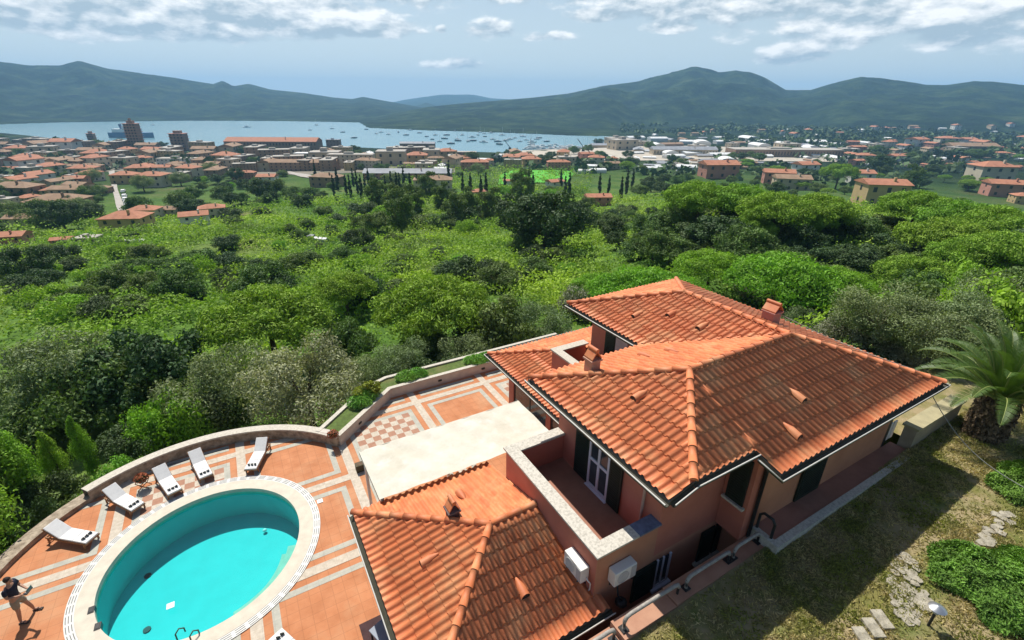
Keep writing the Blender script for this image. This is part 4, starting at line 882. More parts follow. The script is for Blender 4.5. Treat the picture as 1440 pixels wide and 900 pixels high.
# ------------------------------------------------------------------ person
def skinmesh(name, pts, edges, mat, parent, sub=2, root=0):
    me = bpy.data.meshes.new(name); me.from_pydata([p[:3] for p in pts], edges, []); me.materials.append(mat)
    o = bpy.data.objects.new(name, me); COL.objects.link(o); o.parent = parent
    md = o.modifiers.new('skin', 'SKIN'); md.use_smooth_shade = True
    if not me.skin_vertices: bpy.context.view_layer.update()
    sv = me.skin_vertices[0].data if len(me.skin_vertices) else None
    for i, p in enumerate(pts):
        r = p[3] if isinstance(p[3], tuple) else (p[3], p[3]); sv[i].radius = r
    sv[root].use_root = True
    s = o.modifiers.new('sub', 'SUBSURF'); s.levels = sub; s.render_levels = sub
    return o
def person():
    u, v = pz(38, 868, 0); o = empty('person', W(u, v, .01), YAW+PI*.0-.35, 'person in dark shirt and khaki shorts standing by the pool edge holding a controller', 'person'); o.scale = (.84, .84, .84)
    # local: +x is where the person faces
    B = [(0, 0, .88, (.12, .145)), (0, 0, 1.05, (.105, .135)), (.01, 0, 1.25, (.12, .165)), (.02, 0, 1.40, (.10, .15)), (.03, 0, 1.48, .05), (.06, 0, 1.55, .05),           # 0-5 torso, neck
         (.02, -.20, 1.40, .055), (.05, -.25, 1.16, .042), (.27, -.14, 1.10, .032), (.34, -.10, 1.10, .024),      # right arm 6-9
         (.02, .20, 1.40, .055), (.05, .25, 1.16, .042), (.27, .14, 1.10, .032), (.34, .10, 1.10, .024),          # left arm
         (.0, -.10, .80, .088), (.03, -.14, .48, .058), (.0, -.17, .24, .05), (-.03, -.18, .07, .036), (.08, -.20, .04, .036), (.15, -.21, .03, .026),
         (.0, .10, .80, .088), (.05, .16, .48, .058), (.08, .20, .24, .05), (.08, .22, .07, .036), (.19, .24, .04, .036), (.26, .25, .03, .026)]
    E_ = [(0,1),(1,2),(2,3),(3,4),(4,5),(3,6),(6,7),(7,8),(8,9),(3,10),(10,11),(11,12),(12,13),(0,14),(14,15),(15,16),(16,17),(17,18),(18,19),(0,20),(20,21),(21,22),(22,23),(23,24),(24,25)]
    for s, w0 in ((-1, 9), (1, 13)):                                  # hands: four fingers and a thumb each
        bx, by, bz = B[w0][:3]
        for k in range(4):
            i = len(B); y = by + s*(.018-.013*k)*-1; B += [(bx+.045, y, bz+.005, .0095), (bx+.075, y, bz-.004, .0085), (bx+.082+.004*(k in (1, 2)), y, bz-.03, .007)]
            E_ += [(w0, i), (i, i+1), (i+1, i+2)]
        i = len(B); B += [(bx+.02, by-s*.02, bz+.025, .010), (bx+.05, by-s*.035, bz+.035, .009)]; E_ += [(w0, i), (i, i+1)]
    skinmesh('body', B, E_, skin, o)
    h = MB(); h.blob((.09, 0, 1.635), (.095, .075, .115), 16, 12); h.blob((.185, 0, 1.62), (.02, .012, .022), 8, 6)
    for s in (-1, 1): h.blob((.085, s*.076, 1.63), (.018, .012, .03), 8, 6)
    h.build('head', skin, o)
    f = MB()
    for s in (-1, 1): f.blob((.172, s*.03, 1.645), (.01, .012, .008), 8, 6)
    f.blob((.175, 0, 1.575), (.01, .025, .006), 8, 6); f.build('face_features', hairm, o)
    hr = MB(); hr.blob((.072, 0, 1.675), (.10, .084, .10), 14, 10, jit=.05); hr.build('hair', hairm, o)
    skinmesh('shirt', [(0, 0, .92, (.135, .16)), (0, 0, 1.05, (.12, .15)), (.01, 0, 1.25, (.135, .18)), (.02, 0, 1.41, (.11, .155)), (.02, -.20, 1.41, .07), (.045, -.24, 1.24, .062), (.02, .20, 1.41, .07), (.045, .24, 1.24, .062)], [(0,1),(1,2),(2,3),(3,4),(4,5),(3,6),(6,7)], cloth_d, o)
    skinmesh('shorts', [(0, 0, .92, (.13, .155)), (0, 0, .84, (.13, .155)), (.0, -.10, .76, .105), (.03, -.13, .54, .088), (.0, .10, .76, .105), (.045, .155, .54, .088)], [(0,1),(1,2),(2,3),(1,4),(4,5)], cloth_k, o)
    for s in (0, 1):
        c = MB(); x, y = ((.05, -.195), (.16, .235))[s]; c.box(x-.12, x+.14, y-.045, y+.045, 0.002, .03); c.tube([(x+.02, y-.05, .03), (x+.03, y, .085), (x+.02, y+.05, .03)], .012); c.build('sandal', darkm, o)
    k = empty('drone_controller', W(u, v, .01), YAW-.35, 'dark drone controller with two sticks and a small screen in the person\'s hands', 'controller'); k.scale = (.84, .84, .84)
    c = MB(); c.box(.375, .48, -.13, .13, 1.085, 1.125); c.build('case', darkm, k, bevel=.01); c = MB(); c.box(.48, .49, -.10, .10, 1.11, 1.24); c.build('screen', glassm, k)
    for s in (-.08, .08): MB().tube([(.42, s, 1.125), (.42, s, 1.15)], .008).build('stick', white, k)
person()

# ------------------------------------------------------------------ vegetation
LM = {
 'olive': M('leaf_olive', (.235, .30, .135), (.15, .205, .085), 1.0, .7, tint=(.6, 1.5, .015), trans=.22),
 'pine': M('leaf_pine', (.24, .39, .045), (.16, .29, .03), .8, .75, tint=(.6, 1.45, .012), trans=.2),
 'bright': M('leaf_bright', (0.24, 0.42, 0.04), (0.17, 0.33, 0.03), .8, .7, tint=(.6, 1.45, .015), trans=.28),
 'bush': M('leaf_bush', (0.13, 0.2, 0.05), (0.085, 0.14, 0.035), 1.0, .7, tint=(.6, 1.5, .02), trans=.2),
 'dark': M('leaf_dark', (0.07, 0.12, 0.035), (0.05, 0.09, 0.028), 1.0, .7, tint=(.6, 1.5, .02), trans=.15),
 'cypress': M('leaf_cypress', (0.04, 0.075, 0.03), (0.03, 0.055, 0.022), 1.0, .75, tint=(.6, 1.5, .01), trans=.1),
 'yellow': M('leaf_yellow', (.26, .30, .03), (.18, .23, .025), 1.0, .7, tint=(.6, 1.4, .01), trans=.25),
 'lush': M('leaf_lush', (.20, .42, .05), (.14, .32, .04), 1.0, .6, tint=(.6, 1.4, .01), trans=.25),
 'pale': M('leaf_pale_olive', (.36, .38, .22), (.25, .28, .15), 1.0, .7, tint=(.6, 1.5, .015), trans=.22),
 'grey': M('leaf_grey', (0.26, 0.27, 0.18), (0.19, 0.2, 0.13), 1.0, .75, tint=(.6, 1.4, .02), trans=.2)}
def limbs(tr, base, tops, r0):
    for tp_ in tops:
        a = Vector(base); c = Vector(tp_); m_ = a.lerp(c, .5)+Vector((random.uniform(-.3, .3), random.uniform(-.3, .3), .15))*(c-a).length*.2
        tr.tube([a, m_, c], [r0, r0*.6, r0*.18], 6, caps=False)
def proto(kind, mat, hgt, rad, n, leaf, shape, nclump=40, trunk_r=.16, seed=1, aspect=.5):
    """tree about hgt tall and 2*rad wide standing on the origin, bounding size kept in the object"""
    global RNG
    rs = np.random.default_rng(seed); RNG_, RNG = RNG, rs; random.seed(seed)
    o = empty(kind); C_ = []
    for _ in range(4000):
        if len(C_) >= nclump: break
        if shape == 'round':
            d = rs.normal(0, 1, 3); d /= np.linalg.norm(d); q = rs.uniform(.45, .86); c = np.array([d[0]*rad*q, d[1]*rad*q, hgt*.56+d[2]*hgt*.40*q]); r = rad*rs.uniform(.20, .36)
            if c[2] < hgt*.16: continue
        elif shape == 'umbrella':
            a = rs.uniform(0, 2*PI); q = math.sqrt(rs.random())*.86; c = np.array([rad*q*math.cos(a), rad*q*math.sin(a), hgt*(.90-.30*q*q) - hgt*rs.uniform(0, .16)]); r = rad*rs.uniform(.15, .25)
        elif shape == 'bush':
            d = rs.normal(0, 1, 3); d /= np.linalg.norm(d); q = rs.uniform(.4, .8); c = np.array([d[0]*rad*q, d[1]*rad*q, hgt*.42+d[2]*hgt*.45*q]); r = rad*rs.uniform(.24, .42)
            if c[2] < 0: continue
        elif shape == 'column':
            t_ = rs.random(); wv = rad*(math.sin(PI*min(1, (t_*.9+.1)))**.6)*(1-.45*t_); a = rs.uniform(0, 2*PI); c = np.array([wv*.55*math.cos(a), wv*.55*math.sin(a), hgt*(.04+.92*t_)]); r = max(.12*rad, wv*.5)
        elif shape == 'tall':
            t_ = rs.random(); wv = rad*(.55+.45*math.sin(PI*t_)); a = rs.uniform(0, 2*PI); q = rs.uniform(.3, .8); c = np.array([wv*q*math.cos(a), wv*q*math.sin(a), hgt*(.2+.72*t_)]); r = rad*rs.uniform(.22, .36)
        C_.append((c, r))
    k = n//len(C_); P = []; Nn = []; Tn = []
    for c, r in C_:
        d = sph(k); d[:, 2] = np.where(rs.random(k) < .35, np.abs(d[:, 2]), d[:, 2])
        sc_ = np.array([1, 1, .62 if shape == 'umbrella' else .8 if shape != 'column' else 1.7])
        P.append(c + d*r*sc_*rs.uniform(.55, 1.08, (k, 1))); Nn.append(d); Tn.append(np.clip(rs.normal(.5, .12)+rs.normal(0, .2, k), 0, 1))
    P = np.concatenate(P); lo = P[:, 2] < .03; P[lo, 2] = rs.uniform(.03, .2, lo.sum())
    leaves('crown', P, np.concatenate(Nn), leaf, mat, o, aspect, np.concatenate(Tn))
    tr = MB(); hb = hgt*{'round': .34, 'umbrella': .55, 'bush': .12, 'column': .08, 'tall': .3}[shape]
    tr.tube([(0, 0, -.5), (.05*rad*.3, .04, hb*.5), (0, 0, hb)], [trunk_r*1.3, trunk_r, trunk_r*.8], 8, caps=False)
    idx = rs.choice(len(C_), min(9, len(C_)), replace=False); limbs(tr, (0, 0, hb*.95), [tuple(C_[i][0]) for i in idx], trunk_r*.6)
    if shape == 'column': tr.tube([(0, 0, hb), (0, 0, hgt*.9)], [trunk_r*.8, trunk_r*.2], 6, caps=False)
    tr.build('trunk', bark, o)
    o['_w'] = 2*rad; o['_h'] = hgt; RNG = RNG_; return o
PR = {}
def P_(key, *a, **k): PR.setdefault(key, []).append(proto(*a, **k))
for s in (1, 2, 3): P_('olive', 'olive_tree', LM['olive'], 5.0, 2.9, 17000, .16, 'round', 46, .16, s, .42)
P_('paleolive', 'olive_tree', LM['pale'], 5.0, 2.9, 17000, .16, 'round', 46, .16, 21, .42)
for s in (4, 5): P_('umbrella', 'umbrella_pine', LM['pine'], 8.0, 5.2, 26000, .34, 'umbrella', 130, .24, s, .35)
P_('brightpine', 'umbrella_pine', LM['bright'], 7.5, 5.0, 26000, .32, 'umbrella', 130, .24, 6, .35)
for s in (7, 8): P_('bush', 'bush', LM['bush'], 2.8, 1.9, 6500, .19, 'bush', 22, .07, s)
P_('darkbush', 'bush', LM['dark'], 3.4, 2.2, 8000, .19, 'bush', 26, .08, 9); P_('brightbush', 'bush', LM['bright'], 2.4, 2.0, 7000, .17, 'bush', 24, .06, 10); P_('greybush', 'bush', LM['grey'], 2.6, 2.1, 8000, .14, 'bush', 26, .06, 11)
for s in (12, 13): P_('cypress', 'cypress', LM['cypress'], 11., 1.15, 5000, .34, 'column', 40, .15, s)
P_('tall', 'leafy_tree', LM['bush'], 9.5, 3.6, 9000, .36, 'tall', 34, .2, 14); P_('darkround', 'leafy_tree', LM['dark'], 7., 3.9, 9000, .34, 'round', 36, .2, 15); P_('midround', 'leafy_tree', LM['bush'], 5.2, 3.6, 9000, .30, 'round', 34, .18, 16)
P_('lush', 'laurel_bush', LM['lush'], 1.5, 1.5, 5200, .13, 'bush', 24, .04, 17); P_('yellow', 'yellow_bush', LM['yellow'], 1.0, .62, 1800, .11, 'bush', 16, .03, 18)
P_('conifer', 'conifer', LM['bright'], 5.0, 1.3, 9000, .15, 'column', 60, .1, 19, .35)
USED = set(); ROWS = {}
def plant(key, x, y, w_, h_, row, rz=None, z=None):
    p = random.choice(PR[key]); s = (w_/p['_w'], w_/p['_w'], h_/p['_h']); z = float(T(x, y)) - .05 if z is None else z
    rz = random.uniform(0, 6.28) if rz is None else rz
    if p.name not in USED: USED.add(p.name); o = p; p.location = (x, y, z); p.rotation_euler = (0, 0, rz); p.scale = s; PROTO[p.name] = (p['_w'], p['_h'])
    else: o = copy_tree(p, (x, y, z), rz, s)
    ROWS.setdefault(row, []).append(o); return o
PROTO = {}
def tree(key, px, ytop, wpx, row, ratio=None, dmin=14., dmax=900.):
    """stand a tree so that its crown tops out at this pixel with this width; its distance follows from its usual height to width ratio"""
    p = PR[key][0]; ratio = ratio or p['_h']/p['_w']
    a, e = azel(px, ytop); R = np.geomspace(dmin, dmax, 700); X, Y = R*math.sin(a), R*math.cos(a); zt = CZ+R*math.tan(e)
    D = R*math.cos(a)*math.cos(PITCH) - (zt-CZ)*math.sin(PITCH); Wd = wpx*D/F_
    H = zt-T(X, Y); i = int(np.argmin(np.abs(np.log(np.clip(H, .3, None)/(ratio*Wd)))))
    return plant(key, X[i], Y[i], float(Wd[i]), float(max(H[i], .4*ratio*Wd[i])), row)
random.seed(21)
# olives and shrubs close below the terrace
tree('paleolive', 418, 476, 185, 'olive_near', dmin=19); tree('paleolive', 130, 500, 110, 'olive_near', dmin=19)
for a in ( (300, 490, 165), (195, 462, 170), (70, 462, 185), (120, 505, 150), (15, 500, 130), (560, 478, 100), (610, 505, 95), (520, 500, 80), (700, 420, 130), (655, 470, 90), (755, 425, 100), (480, 450, 90), (30, 560, 110), (245, 545, 120), (640, 520, 70), (590, 455, 90)):
    tree('olive' if a[0] in (418, 300, 70, 15, 560, 520, 655, 755) else 'midround' if a[0] % 4 == 0 else 'darkround' if a[0] in (195, 120, 610) else 'bush', *a, 'olive_near', ratio=.85, dmin=19 if a[0] < 500 else 24)
for a in ((820, 395, 90), (780, 455, 70), (1160, 400, 110), (1250, 395, 130), (1350, 400, 130), (1430, 385, 120), (1200, 440, 90), (1130, 430, 70), (1290, 440, 100), (1390, 430, 110)): tree('olive' if a[0] % 4 else 'greybush', *a, 'olive_side', dmin=24)
# umbrella pines
for a in ((365, 398, 185), (608, 384, 175), (480, 380, 90)): tree('umbrella', *a, 'pine_mid')
for a in ((900, 372, 140), (1005, 348, 105), (1115, 352, 165), (1190, 375, 100), (960, 385, 90), (840, 385, 80)): tree('brightpine', *a, 'pine_bright')
for a in ((990, 248, 105), (1045, 252, 100), (1100, 265, 110), (1160, 268, 100), (1300, 262, 100), (1360, 275, 110), (1420, 285, 120), (1345, 300, 120), (1440, 320, 120), (1300, 355, 105), (1380, 330, 110), (1140, 285, 80), (1185, 227, 50), (1060, 300, 70)): tree('umbrella', *a, 'pine_far', dmin=30)
for a in ((770, 266, 130), (735, 270, 90), (805, 280, 80), (862, 303, 50), (775, 345, 36), (500, 320, 50), (20, 345, 80), (315, 375, 46), (1240, 215, 36), (1200, 345, 60), (1330, 330, 70)): tree('darkround', *a, 'dark_round', ratio=.75)
for a in ((527, 248, 36), (555, 256, 40), (580, 258, 38), (560, 265, 50), (655, 262, 40), (690, 262, 40), (735, 236, 44), (620, 255, 34), (640, 268, 40), (600, 240, 34), (1290, 230, 30)): tree('tall', *a, 'tall_mid')
for px in (484, 489, 494, 511, 516, 540, 548, 556, 566, 575, 585, 440, 466, 471, 499, 505, 650, 661, 676, 683, 744, 750, 790, 796, 802, 845, 858, 876, 884, 892, 710, 630, 560): tree('cypress', px, random.uniform(233, 246) if px not in (440, 630) else 225, random.uniform(5.5, 8), 'cypress', dmin=120)
# shrubs scattered through the valley
def scatter(keys, poly, n, w0, w1, row, hw=.7, seed=5):
    rr = random.Random(seed); xs = [p[0] for p in poly]; ys = [p[1] for p in poly]; k = 0
    for _ in range(n*30):
        if k >= n: break
        px = rr.uniform(min(xs), max(xs)); py = rr.uniform(min(ys), max(ys)); c = False; j = len(poly)-1
        for i in range(len(poly)):
            if (poly[i][1] > py) != (poly[j][1] > py) and px < (poly[j][0]-poly[i][0])*(py-poly[i][1])/(poly[j][1]-poly[i][1])+poly[i][0]: c = not c
            j = i
        if not c: continue
        x, y, z, r = at(px, py, 20); u, v = UV(x, y)
        if u < 18 and v < 22 and r < 32: continue
        if blocked(px, py): continue
        w_ = rr.uniform(w0, w1); key = rr.choice(keys); plant(key, x, y, w_, w_*hw*rr.uniform(.8, 1.2), row); k += 1
BLOCK = [(700, 236, 815, 262), (153, 236, 186, 312), (1195, 255, 1262, 300)]
def blocked(px, py): return any(a < px < c and b_ < py < d for a, b_, c, d in BLOCK)
scatter(['bush', 'midround', 'darkbush', 'bush', 'darkround'], [(840, 300), (1440, 330), (1440, 420), (1100, 400), (830, 360)], 85, 3.5, 8., 'shrub_right', .62, 5)
scatter(['bush', 'midround', 'greybush', 'brightbush'], [(1100, 400), (1440, 400), (1440, 500), (1250, 480), (1000, 430)], 55, 2.5, 5., 'shrub_house', .75, 6)
scatter(['greybush', 'bush', 'olive', 'darkbush'], [(1180, 440), (1440, 450), (1440, 560), (1330, 540), (1230, 500)], 34, 1.8, 3.4, 'shrub_palm', .8, 16)
scatter(['bush', 'darkbush', 'brightbush', 'midround'], [(0, 340), (420, 320), (820, 300), (820, 400), (500, 430), (0, 460)], 115, 2.5, 6.5, 'shrub_left', .6, 7)
scatter(['brightbush', 'bush', 'darkbush', 'midround'], [(230, 245), (500, 255), (850, 265), (900, 330), (300, 330)], 95, 4, 10, 'shrub_valley', .55, 8)
scatter(['darkround', 'midround', 'bush', 'olive'], [(0, 225), (330, 215), (640, 225), (700, 250), (300, 300), (0, 340)], 105, 6, 14, 'tree_town', .7, 9)
scatter(['midround', 'darkround', 'umbrella', 'bush'], [(860, 240), (1440, 215), (1440, 270), (900, 285)], 80, 7, 15, 'tree_right_town', .62, 10)
scatter(['darkround', 'midround'], [(830, 196), (1440, 192), (1440, 222), (840, 240)], 55, 12, 24, 'tree_plain', .55, 11)
scatter(['darkround', 'midround'], [(0, 195), (330, 213), (700, 218), (830, 213), (830, 235), (0, 225)], 40, 10, 20, 'tree_shore', .6, 12)
# close planting at the left
for (px, py, w_, h_, key) in ((6, 720, 2.6, 5.6, 'conifer'), (34, 700, 2.0, 4.6, 'conifer'), (-60, 760, 3.4, 5.5, 'midround'), (20, 770, 1.6, 2.6, 'darkbush'), (50, 745, 1.6, 2.4, 'darkbush'), (84, 668, 1.2, 3.0, 'conifer'), (122, 645, 1.1, 3.0, 'conifer'), (170, 622, 2.6, 1.7, 'darkbush'), (110, 690, 2.2, 1.5, 'bush'), (60, 700, 2.4, 2.0, 'darkbush')):
    x, y, _ = W(*pz(px, py, -1.5)); plant(key, x, y, w_, h_, 'near_left', z=-2.3)
for (px, py, w_, h_) in ((165, 652, 2.2, 1.7), (140, 672, 1.6, 1.5)):
    x, y, _ = W(*pz(px, py, -.6)); plant('lush', x, y, w_, h_, 'near_lush', z=-2.1)
for (px, py, w_, h_, key) in ((270, 590, 3.4, 3.2, 'brightbush'), (215, 600, 2.8, 2.6, 'brightbush'), (320, 585, 2.6, 2.4, 'bush')):
    x, y, _ = W(*pz(px, py, -1.5)); plant(key, x, y, w_, h_, 'near_bright', z=-2.6)
for (u, v, w_, h_) in ((-8.7, 17.3, 2.8, 6.6), (-9.6, 15.9, 2.6, 6.2)): plant('conifer', *W(u, v)[:2], w_, h_, 'near_left', z=-2.3)
p = PR['yellow'][0]; u, v = 3.6, 19.0; plant('yellow', *W(3.55, 18.8)[:2], 1.35, .95, 'yellow', z=.4)
#PART4
# hedges, palm, agapanthus beside the villa
def mound(name, cu, cv, a, b_, h, n, leaf, mat, label, cat, rz=0., z=None, aspect=.4):
    zz = float(lawn_h(cu, cv)) if z is None else z
    o = empty(name, W(cu, cv, zz), YAW+rz, label, cat)
    d = sph(n); d[:, 2] = np.abs(d[:, 2]); th = np.arctan2(d[:, 1], d[:, 0]); q = 1+.12*np.sin(th*3+1)+.08*np.sin(th*7)
    P = d*np.array([a, b_, h])*(RNG.uniform(.82, 1.03, (n, 1)))*q[:, None]; P[:, 2] += (fbm(P[:, 0]*3+9, P[:, 1]*3, 3)-.5)*h*.8; P[:, 2] = np.maximum(P[:, 2], .02)
    leaves('foliage', P, d*[1, 1, .6]+[.3, 0, .3], leaf, mat, o, aspect, np.clip(fbm(P[:, 0]*4, P[:, 1]*4, 3)+RNG.normal(0, .12, n), 0, 1))
    tr = MB(); limbs(tr, (0, 0, -.05), [(a*.6*math.cos(t_), b_*.6*math.sin(t_), h*.6) for t_ in range(6)], .04); tr.build('stem', bark, o); return o
rug = M('leaf_rosemary', (.17, .33, .05), (.11, .22, .035), 2.0, .7, tint=(.5, 1.5, .01), trans=.2)
u, v = LZ(1392, 842); mound('ground_shrub', u+.75, v-.25, 1.65, 1.15, .42, 26000, .10, rug, 'broad low green juniper mat beside the garden lamp', 'shrub', -.5, aspect=.28)
u, v = LZ(1442, 692); mound('ground_shrub', u+.3, v, 1.1, .8, .38, 12000, .10, rug, 'low green shrub at the right picture edge above the pale edging stones', 'shrub', .2, aspect=.28)
def palm(u, v, z):
    o = empty('palm', W(u, v, z), .7, 'stout date palm with arching fronds and a shaggy brown trunk by the garden wall', 'palm tree')
    b = MB(); P = [(0, 0, -.3), (0, 0, .2), (.02, 0, .7), (0, .03, 1.15), (0, 0, 1.45)]; b.tube(P, [.52, .50, .46, .44, .30], 20)
    b.build('trunk', M('palm_trunk', (.14, .09, .055), (.06, .038, .025), 7, .95, 1., 10), o)
    n = 2600; th = RNG.uniform(0, 2*PI, n); h = RNG.uniform(.05, 1.4, n); r = .47+RNG.uniform(-.02, .14, n)
    leaves('leaf_base', np.stack([r*np.cos(th), r*np.sin(th), h], -1), np.stack([np.cos(th), np.sin(th), RNG.uniform(.2, .9, n)], -1), .15, M('palm_stub', (.22, .15, .085), (.10, .07, .04), 9, .9, tint=(.4, 1.6, 0)), o, .4, jitter=.3)
    fm = M('leaf_palm', (.17, .30, .05), (.11, .21, .035), 2, .5, tint=(.6, 1.4, 0), trans=.25, spec=.5); rm = M('frond_rib', (.30, .34, .10), (.22, .26, .08), 4, .6)
    for k in range(46):
        a = k*2.39996; up_ = 1.4-.95*(k/46)**.9; Ln = random.uniform(2.2, 2.8); d = Vector((math.cos(a)*math.cos(up_), math.sin(a)*math.cos(up_), math.sin(up_)))
        pts = []; p = Vector((math.cos(a)*.12, math.sin(a)*.12, 1.35)); st = Ln/14
        for i in range(15): pts.append(p.copy()); p = p + d*st; d = (d + Vector((0, 0, -.035-.012*i))).normalized()
        rb = MB(); rb.tube(pts, [.032-.0019*i for i in range(15)], 5); 
        vs = []; fs = []
        for i in range(2, 14):
            for w_ in (0, .14, .28, .42, .57, .71, .85):
                q = pts[i].lerp(pts[i+1], w_); t_ = (pts[i+1]-pts[i]).normalized(); s = t_.cross(Vector((0, 0, 1))).normalized(); upn = s.cross(t_); ln = .46*math.sin(PI*min(1, (i+w_)/14*.9+.12))**.6
                for sg in (-1, 1):
                    e = q + s*sg*ln*.75 + t_*ln*.55 + upn*ln*.38 - Vector((0, 0, ln*.15)); wd = t_*.008; m_ = q.lerp(e, .5)+upn*.02; n0 = len(vs)
                    vs += [tuple(q-wd), tuple(m_-wd*1.1), tuple(e), tuple(m_+wd*1.1), tuple(q+wd)]; fs.append((n0, n0+1, n0+2, n0+3, n0+4))
        f = rb.build('frond', rm, o); lf = MB(); lf.add(vs, fs); lf.build('leaflets', fm, f)
    return o
pm_ = palm(18.5, 3.2, 3.2); pm_.scale = (.88, .88, 1.0)
x = 0
for (px, py, w_, h_) in ((572, 532, 1.1, .55), (588, 527, 1.0, .5), (668, 508, 1.2, .5), (684, 504, 1.1, .5), (506, 568, 1.1, .6), (516, 560, 1.0, .65)):
    u, v = pz(px, py, .5); v = max(min(v, 19.75), 17.3); n = 800; th = RNG.uniform(0, 2*PI, n); q = np.sqrt(RNG.random(n)); o = empty('agapanthus', W(u, v, .4), 0)
    P = np.stack([q*w_/2*np.cos(th), q*w_/2*.7*np.sin(th), h_*(1-q*q*.6)*RNG.uniform(.5, 1, n)], -1)
    leaves('foliage', P, np.stack([np.cos(th), np.sin(th), .8+0*th], -1), .22, LM['lush'], o, .14); o['label'] = ''; tag(o, None, 'plant', 'leafy clumps in the raised planter'); ROWS.setdefault('aga', []).append(o)
# prickly pears beyond the roof corner
ppm = M('cactus_pad', (.24, .30, .14), (.17, .23, .10), 3, .6)
for i, (px, py) in enumerate(((1290, 480), (1320, 486), (1348, 492), (1305, 497), (1255, 470))):
    x, y, z, r = at(px, py, 22); o = empty('prickly_pear', (x, y, z-.1), 0); b = MB()
    for k in range(70):
        a = random.uniform(0, 2*PI); q = random.uniform(0, .9); zc = random.uniform(.2, 1.7)*(1-.4*q); c = Vector((q*math.cos(a), q*math.sin(a), zc)); ax = Vector((random.gauss(0, 1), random.gauss(0, 1), random.gauss(0, .3))).normalized(); s1 = ax.cross(Vector((0, 0, 1))).normalized(); s2 = ax.cross(s1)
        vs = [tuple(c+ax*t_+s1*.13*math.cos(j*PI/5)+s2*.19*math.sin(j*PI/5)) for t_ in (-.015, .015) for j in range(10)]; b.add(vs, [tuple(range(10))[::-1], tuple(range(10, 20))]+[(j, (j+1) % 10, 10+(j+1) % 10, 10+j) for j in range(10)])
    b.build('pads', ppm, o); MB().tube([(0, 0, -.2), (.1, 0, .5), (0, .1, .9)], [.12, .1, .06], 7).build('stem', bark, o); tag(o, None, 'cactus', 'prickly pears beyond the roof corner'); ROWS.setdefault('pear', []).append(o)
# grass on the lawn
def grass():
    n = 170000; u = RNG.uniform(3, 22, n); v = RNG.uniform(-1.2, 4.0, n); k = fbm(u*.9+3, v*.9, 3)+fbm(u*3, v*3, 2)*.4; keep = RNG.random(n) < np.clip((k-.42)*2.4, .12, 1); u = u[keep]; v = v[keep]; n = len(u)
    z = lawn_h(u, v)+(fbm(u*2.2, v*2.2, 3)-.5)*.10+.02; X = u*CY-v*SY; Y = u*SY+v*CY; d = RNG.normal(0, 1, (n, 3)); d[:, 2] = .25
    m = M('grass_blades', (.26, .27, .06), (.48, .39, .20), 1.4, .85, tint=(.4, 1.6, .0), trans=.2, ramp=(.42, .58))
    tag(leaves('grass', np.stack([X, Y, z], -1), d, .11, m, None, .2, jitter=.2), 'short dry grass over the uphill lawn', 'grass', kind='stuff')
grass()
# bright thicket that fills the valley
def thicket():
    C_, N_, S_, T_ = [], [], [], []
    cnt = 0
    for r0, r1, dens, nl in ((34, 60, .11, 230), (60, 100, .09, 130), (100, 170, .07, 70), (170, 300, .04, 34), (300, 470, .018, 14)):
        area = (r1*r1-r0*r0)/2*math.radians(98); m = int(area*dens); r = np.sqrt(RNG.uniform(r0*r0, r1*r1, m)); a = np.radians(RNG.uniform(-49, 49, m)); X, Y = r*np.sin(a), r*np.cos(a)
        u, v = UV(X, Y); k = fbm(X/26+3, Y/26, 4); keep = (k > np.where((a < .1) & (r < 250), .12, .36)) & ~((u < 18) & (v < 23) & (r < 40)) & ~((r > 240) & (a > .15)) & ~((a < -.25) & (r > 250))
        brown = (a < math.radians(-26)) & (a > math.radians(-44)) & (r > 70) & (r < 112) & (fbm(X/9, Y/9, 2) > .42); keep &= ~brown
        X, Y, r, a = X[keep], Y[keep], r[keep], a[keep]; m = len(X); Z = T(X, Y); rad = RNG.uniform(1.5, 3.4, m)*(1+r/260); h = rad*RNG.uniform(.45, .8, m)*np.where(k[keep] > .5, 1, .7)
        d = sph(m*nl); d[:, 2] = np.abs(d[:, 2])**.8; rr = np.repeat(rad, nl); hh = np.repeat(h, nl); qq = RNG.uniform(.8, 1.05, m*nl)
        P = np.stack([np.repeat(X, nl)+d[:, 0]*rr*qq, np.repeat(Y, nl)+d[:, 1]*rr*qq, np.repeat(Z, nl)-.15+d[:, 2]*hh*qq], -1)
        C_.append(P); N_.append(d); S_.append(np.full(m*nl, .16)+np.repeat(r, nl)*.0032); T_.append(np.clip(np.repeat(RNG.normal(.5, .16, m), nl)+RNG.normal(0, .15, m*nl), 0, 1)); cnt += m*nl
    print('thicket leaves', cnt)
    m = M('leaf_thicket', (.34, .48, .055), (.20, .34, .04), .035, .75, tint=(.72, 1.28, 0), trans=.25, ramp=(.40, .58), c3=(.13, .19, .05), s3=.045)
    tag(leaves('thicket', np.concatenate(C_), np.concatenate(N_), np.concatenate(S_), m, None, .6, np.concatenate(T_)), 'bright green scrub and bramble covering the valley floor', 'scrub', kind='stuff')
thicket()
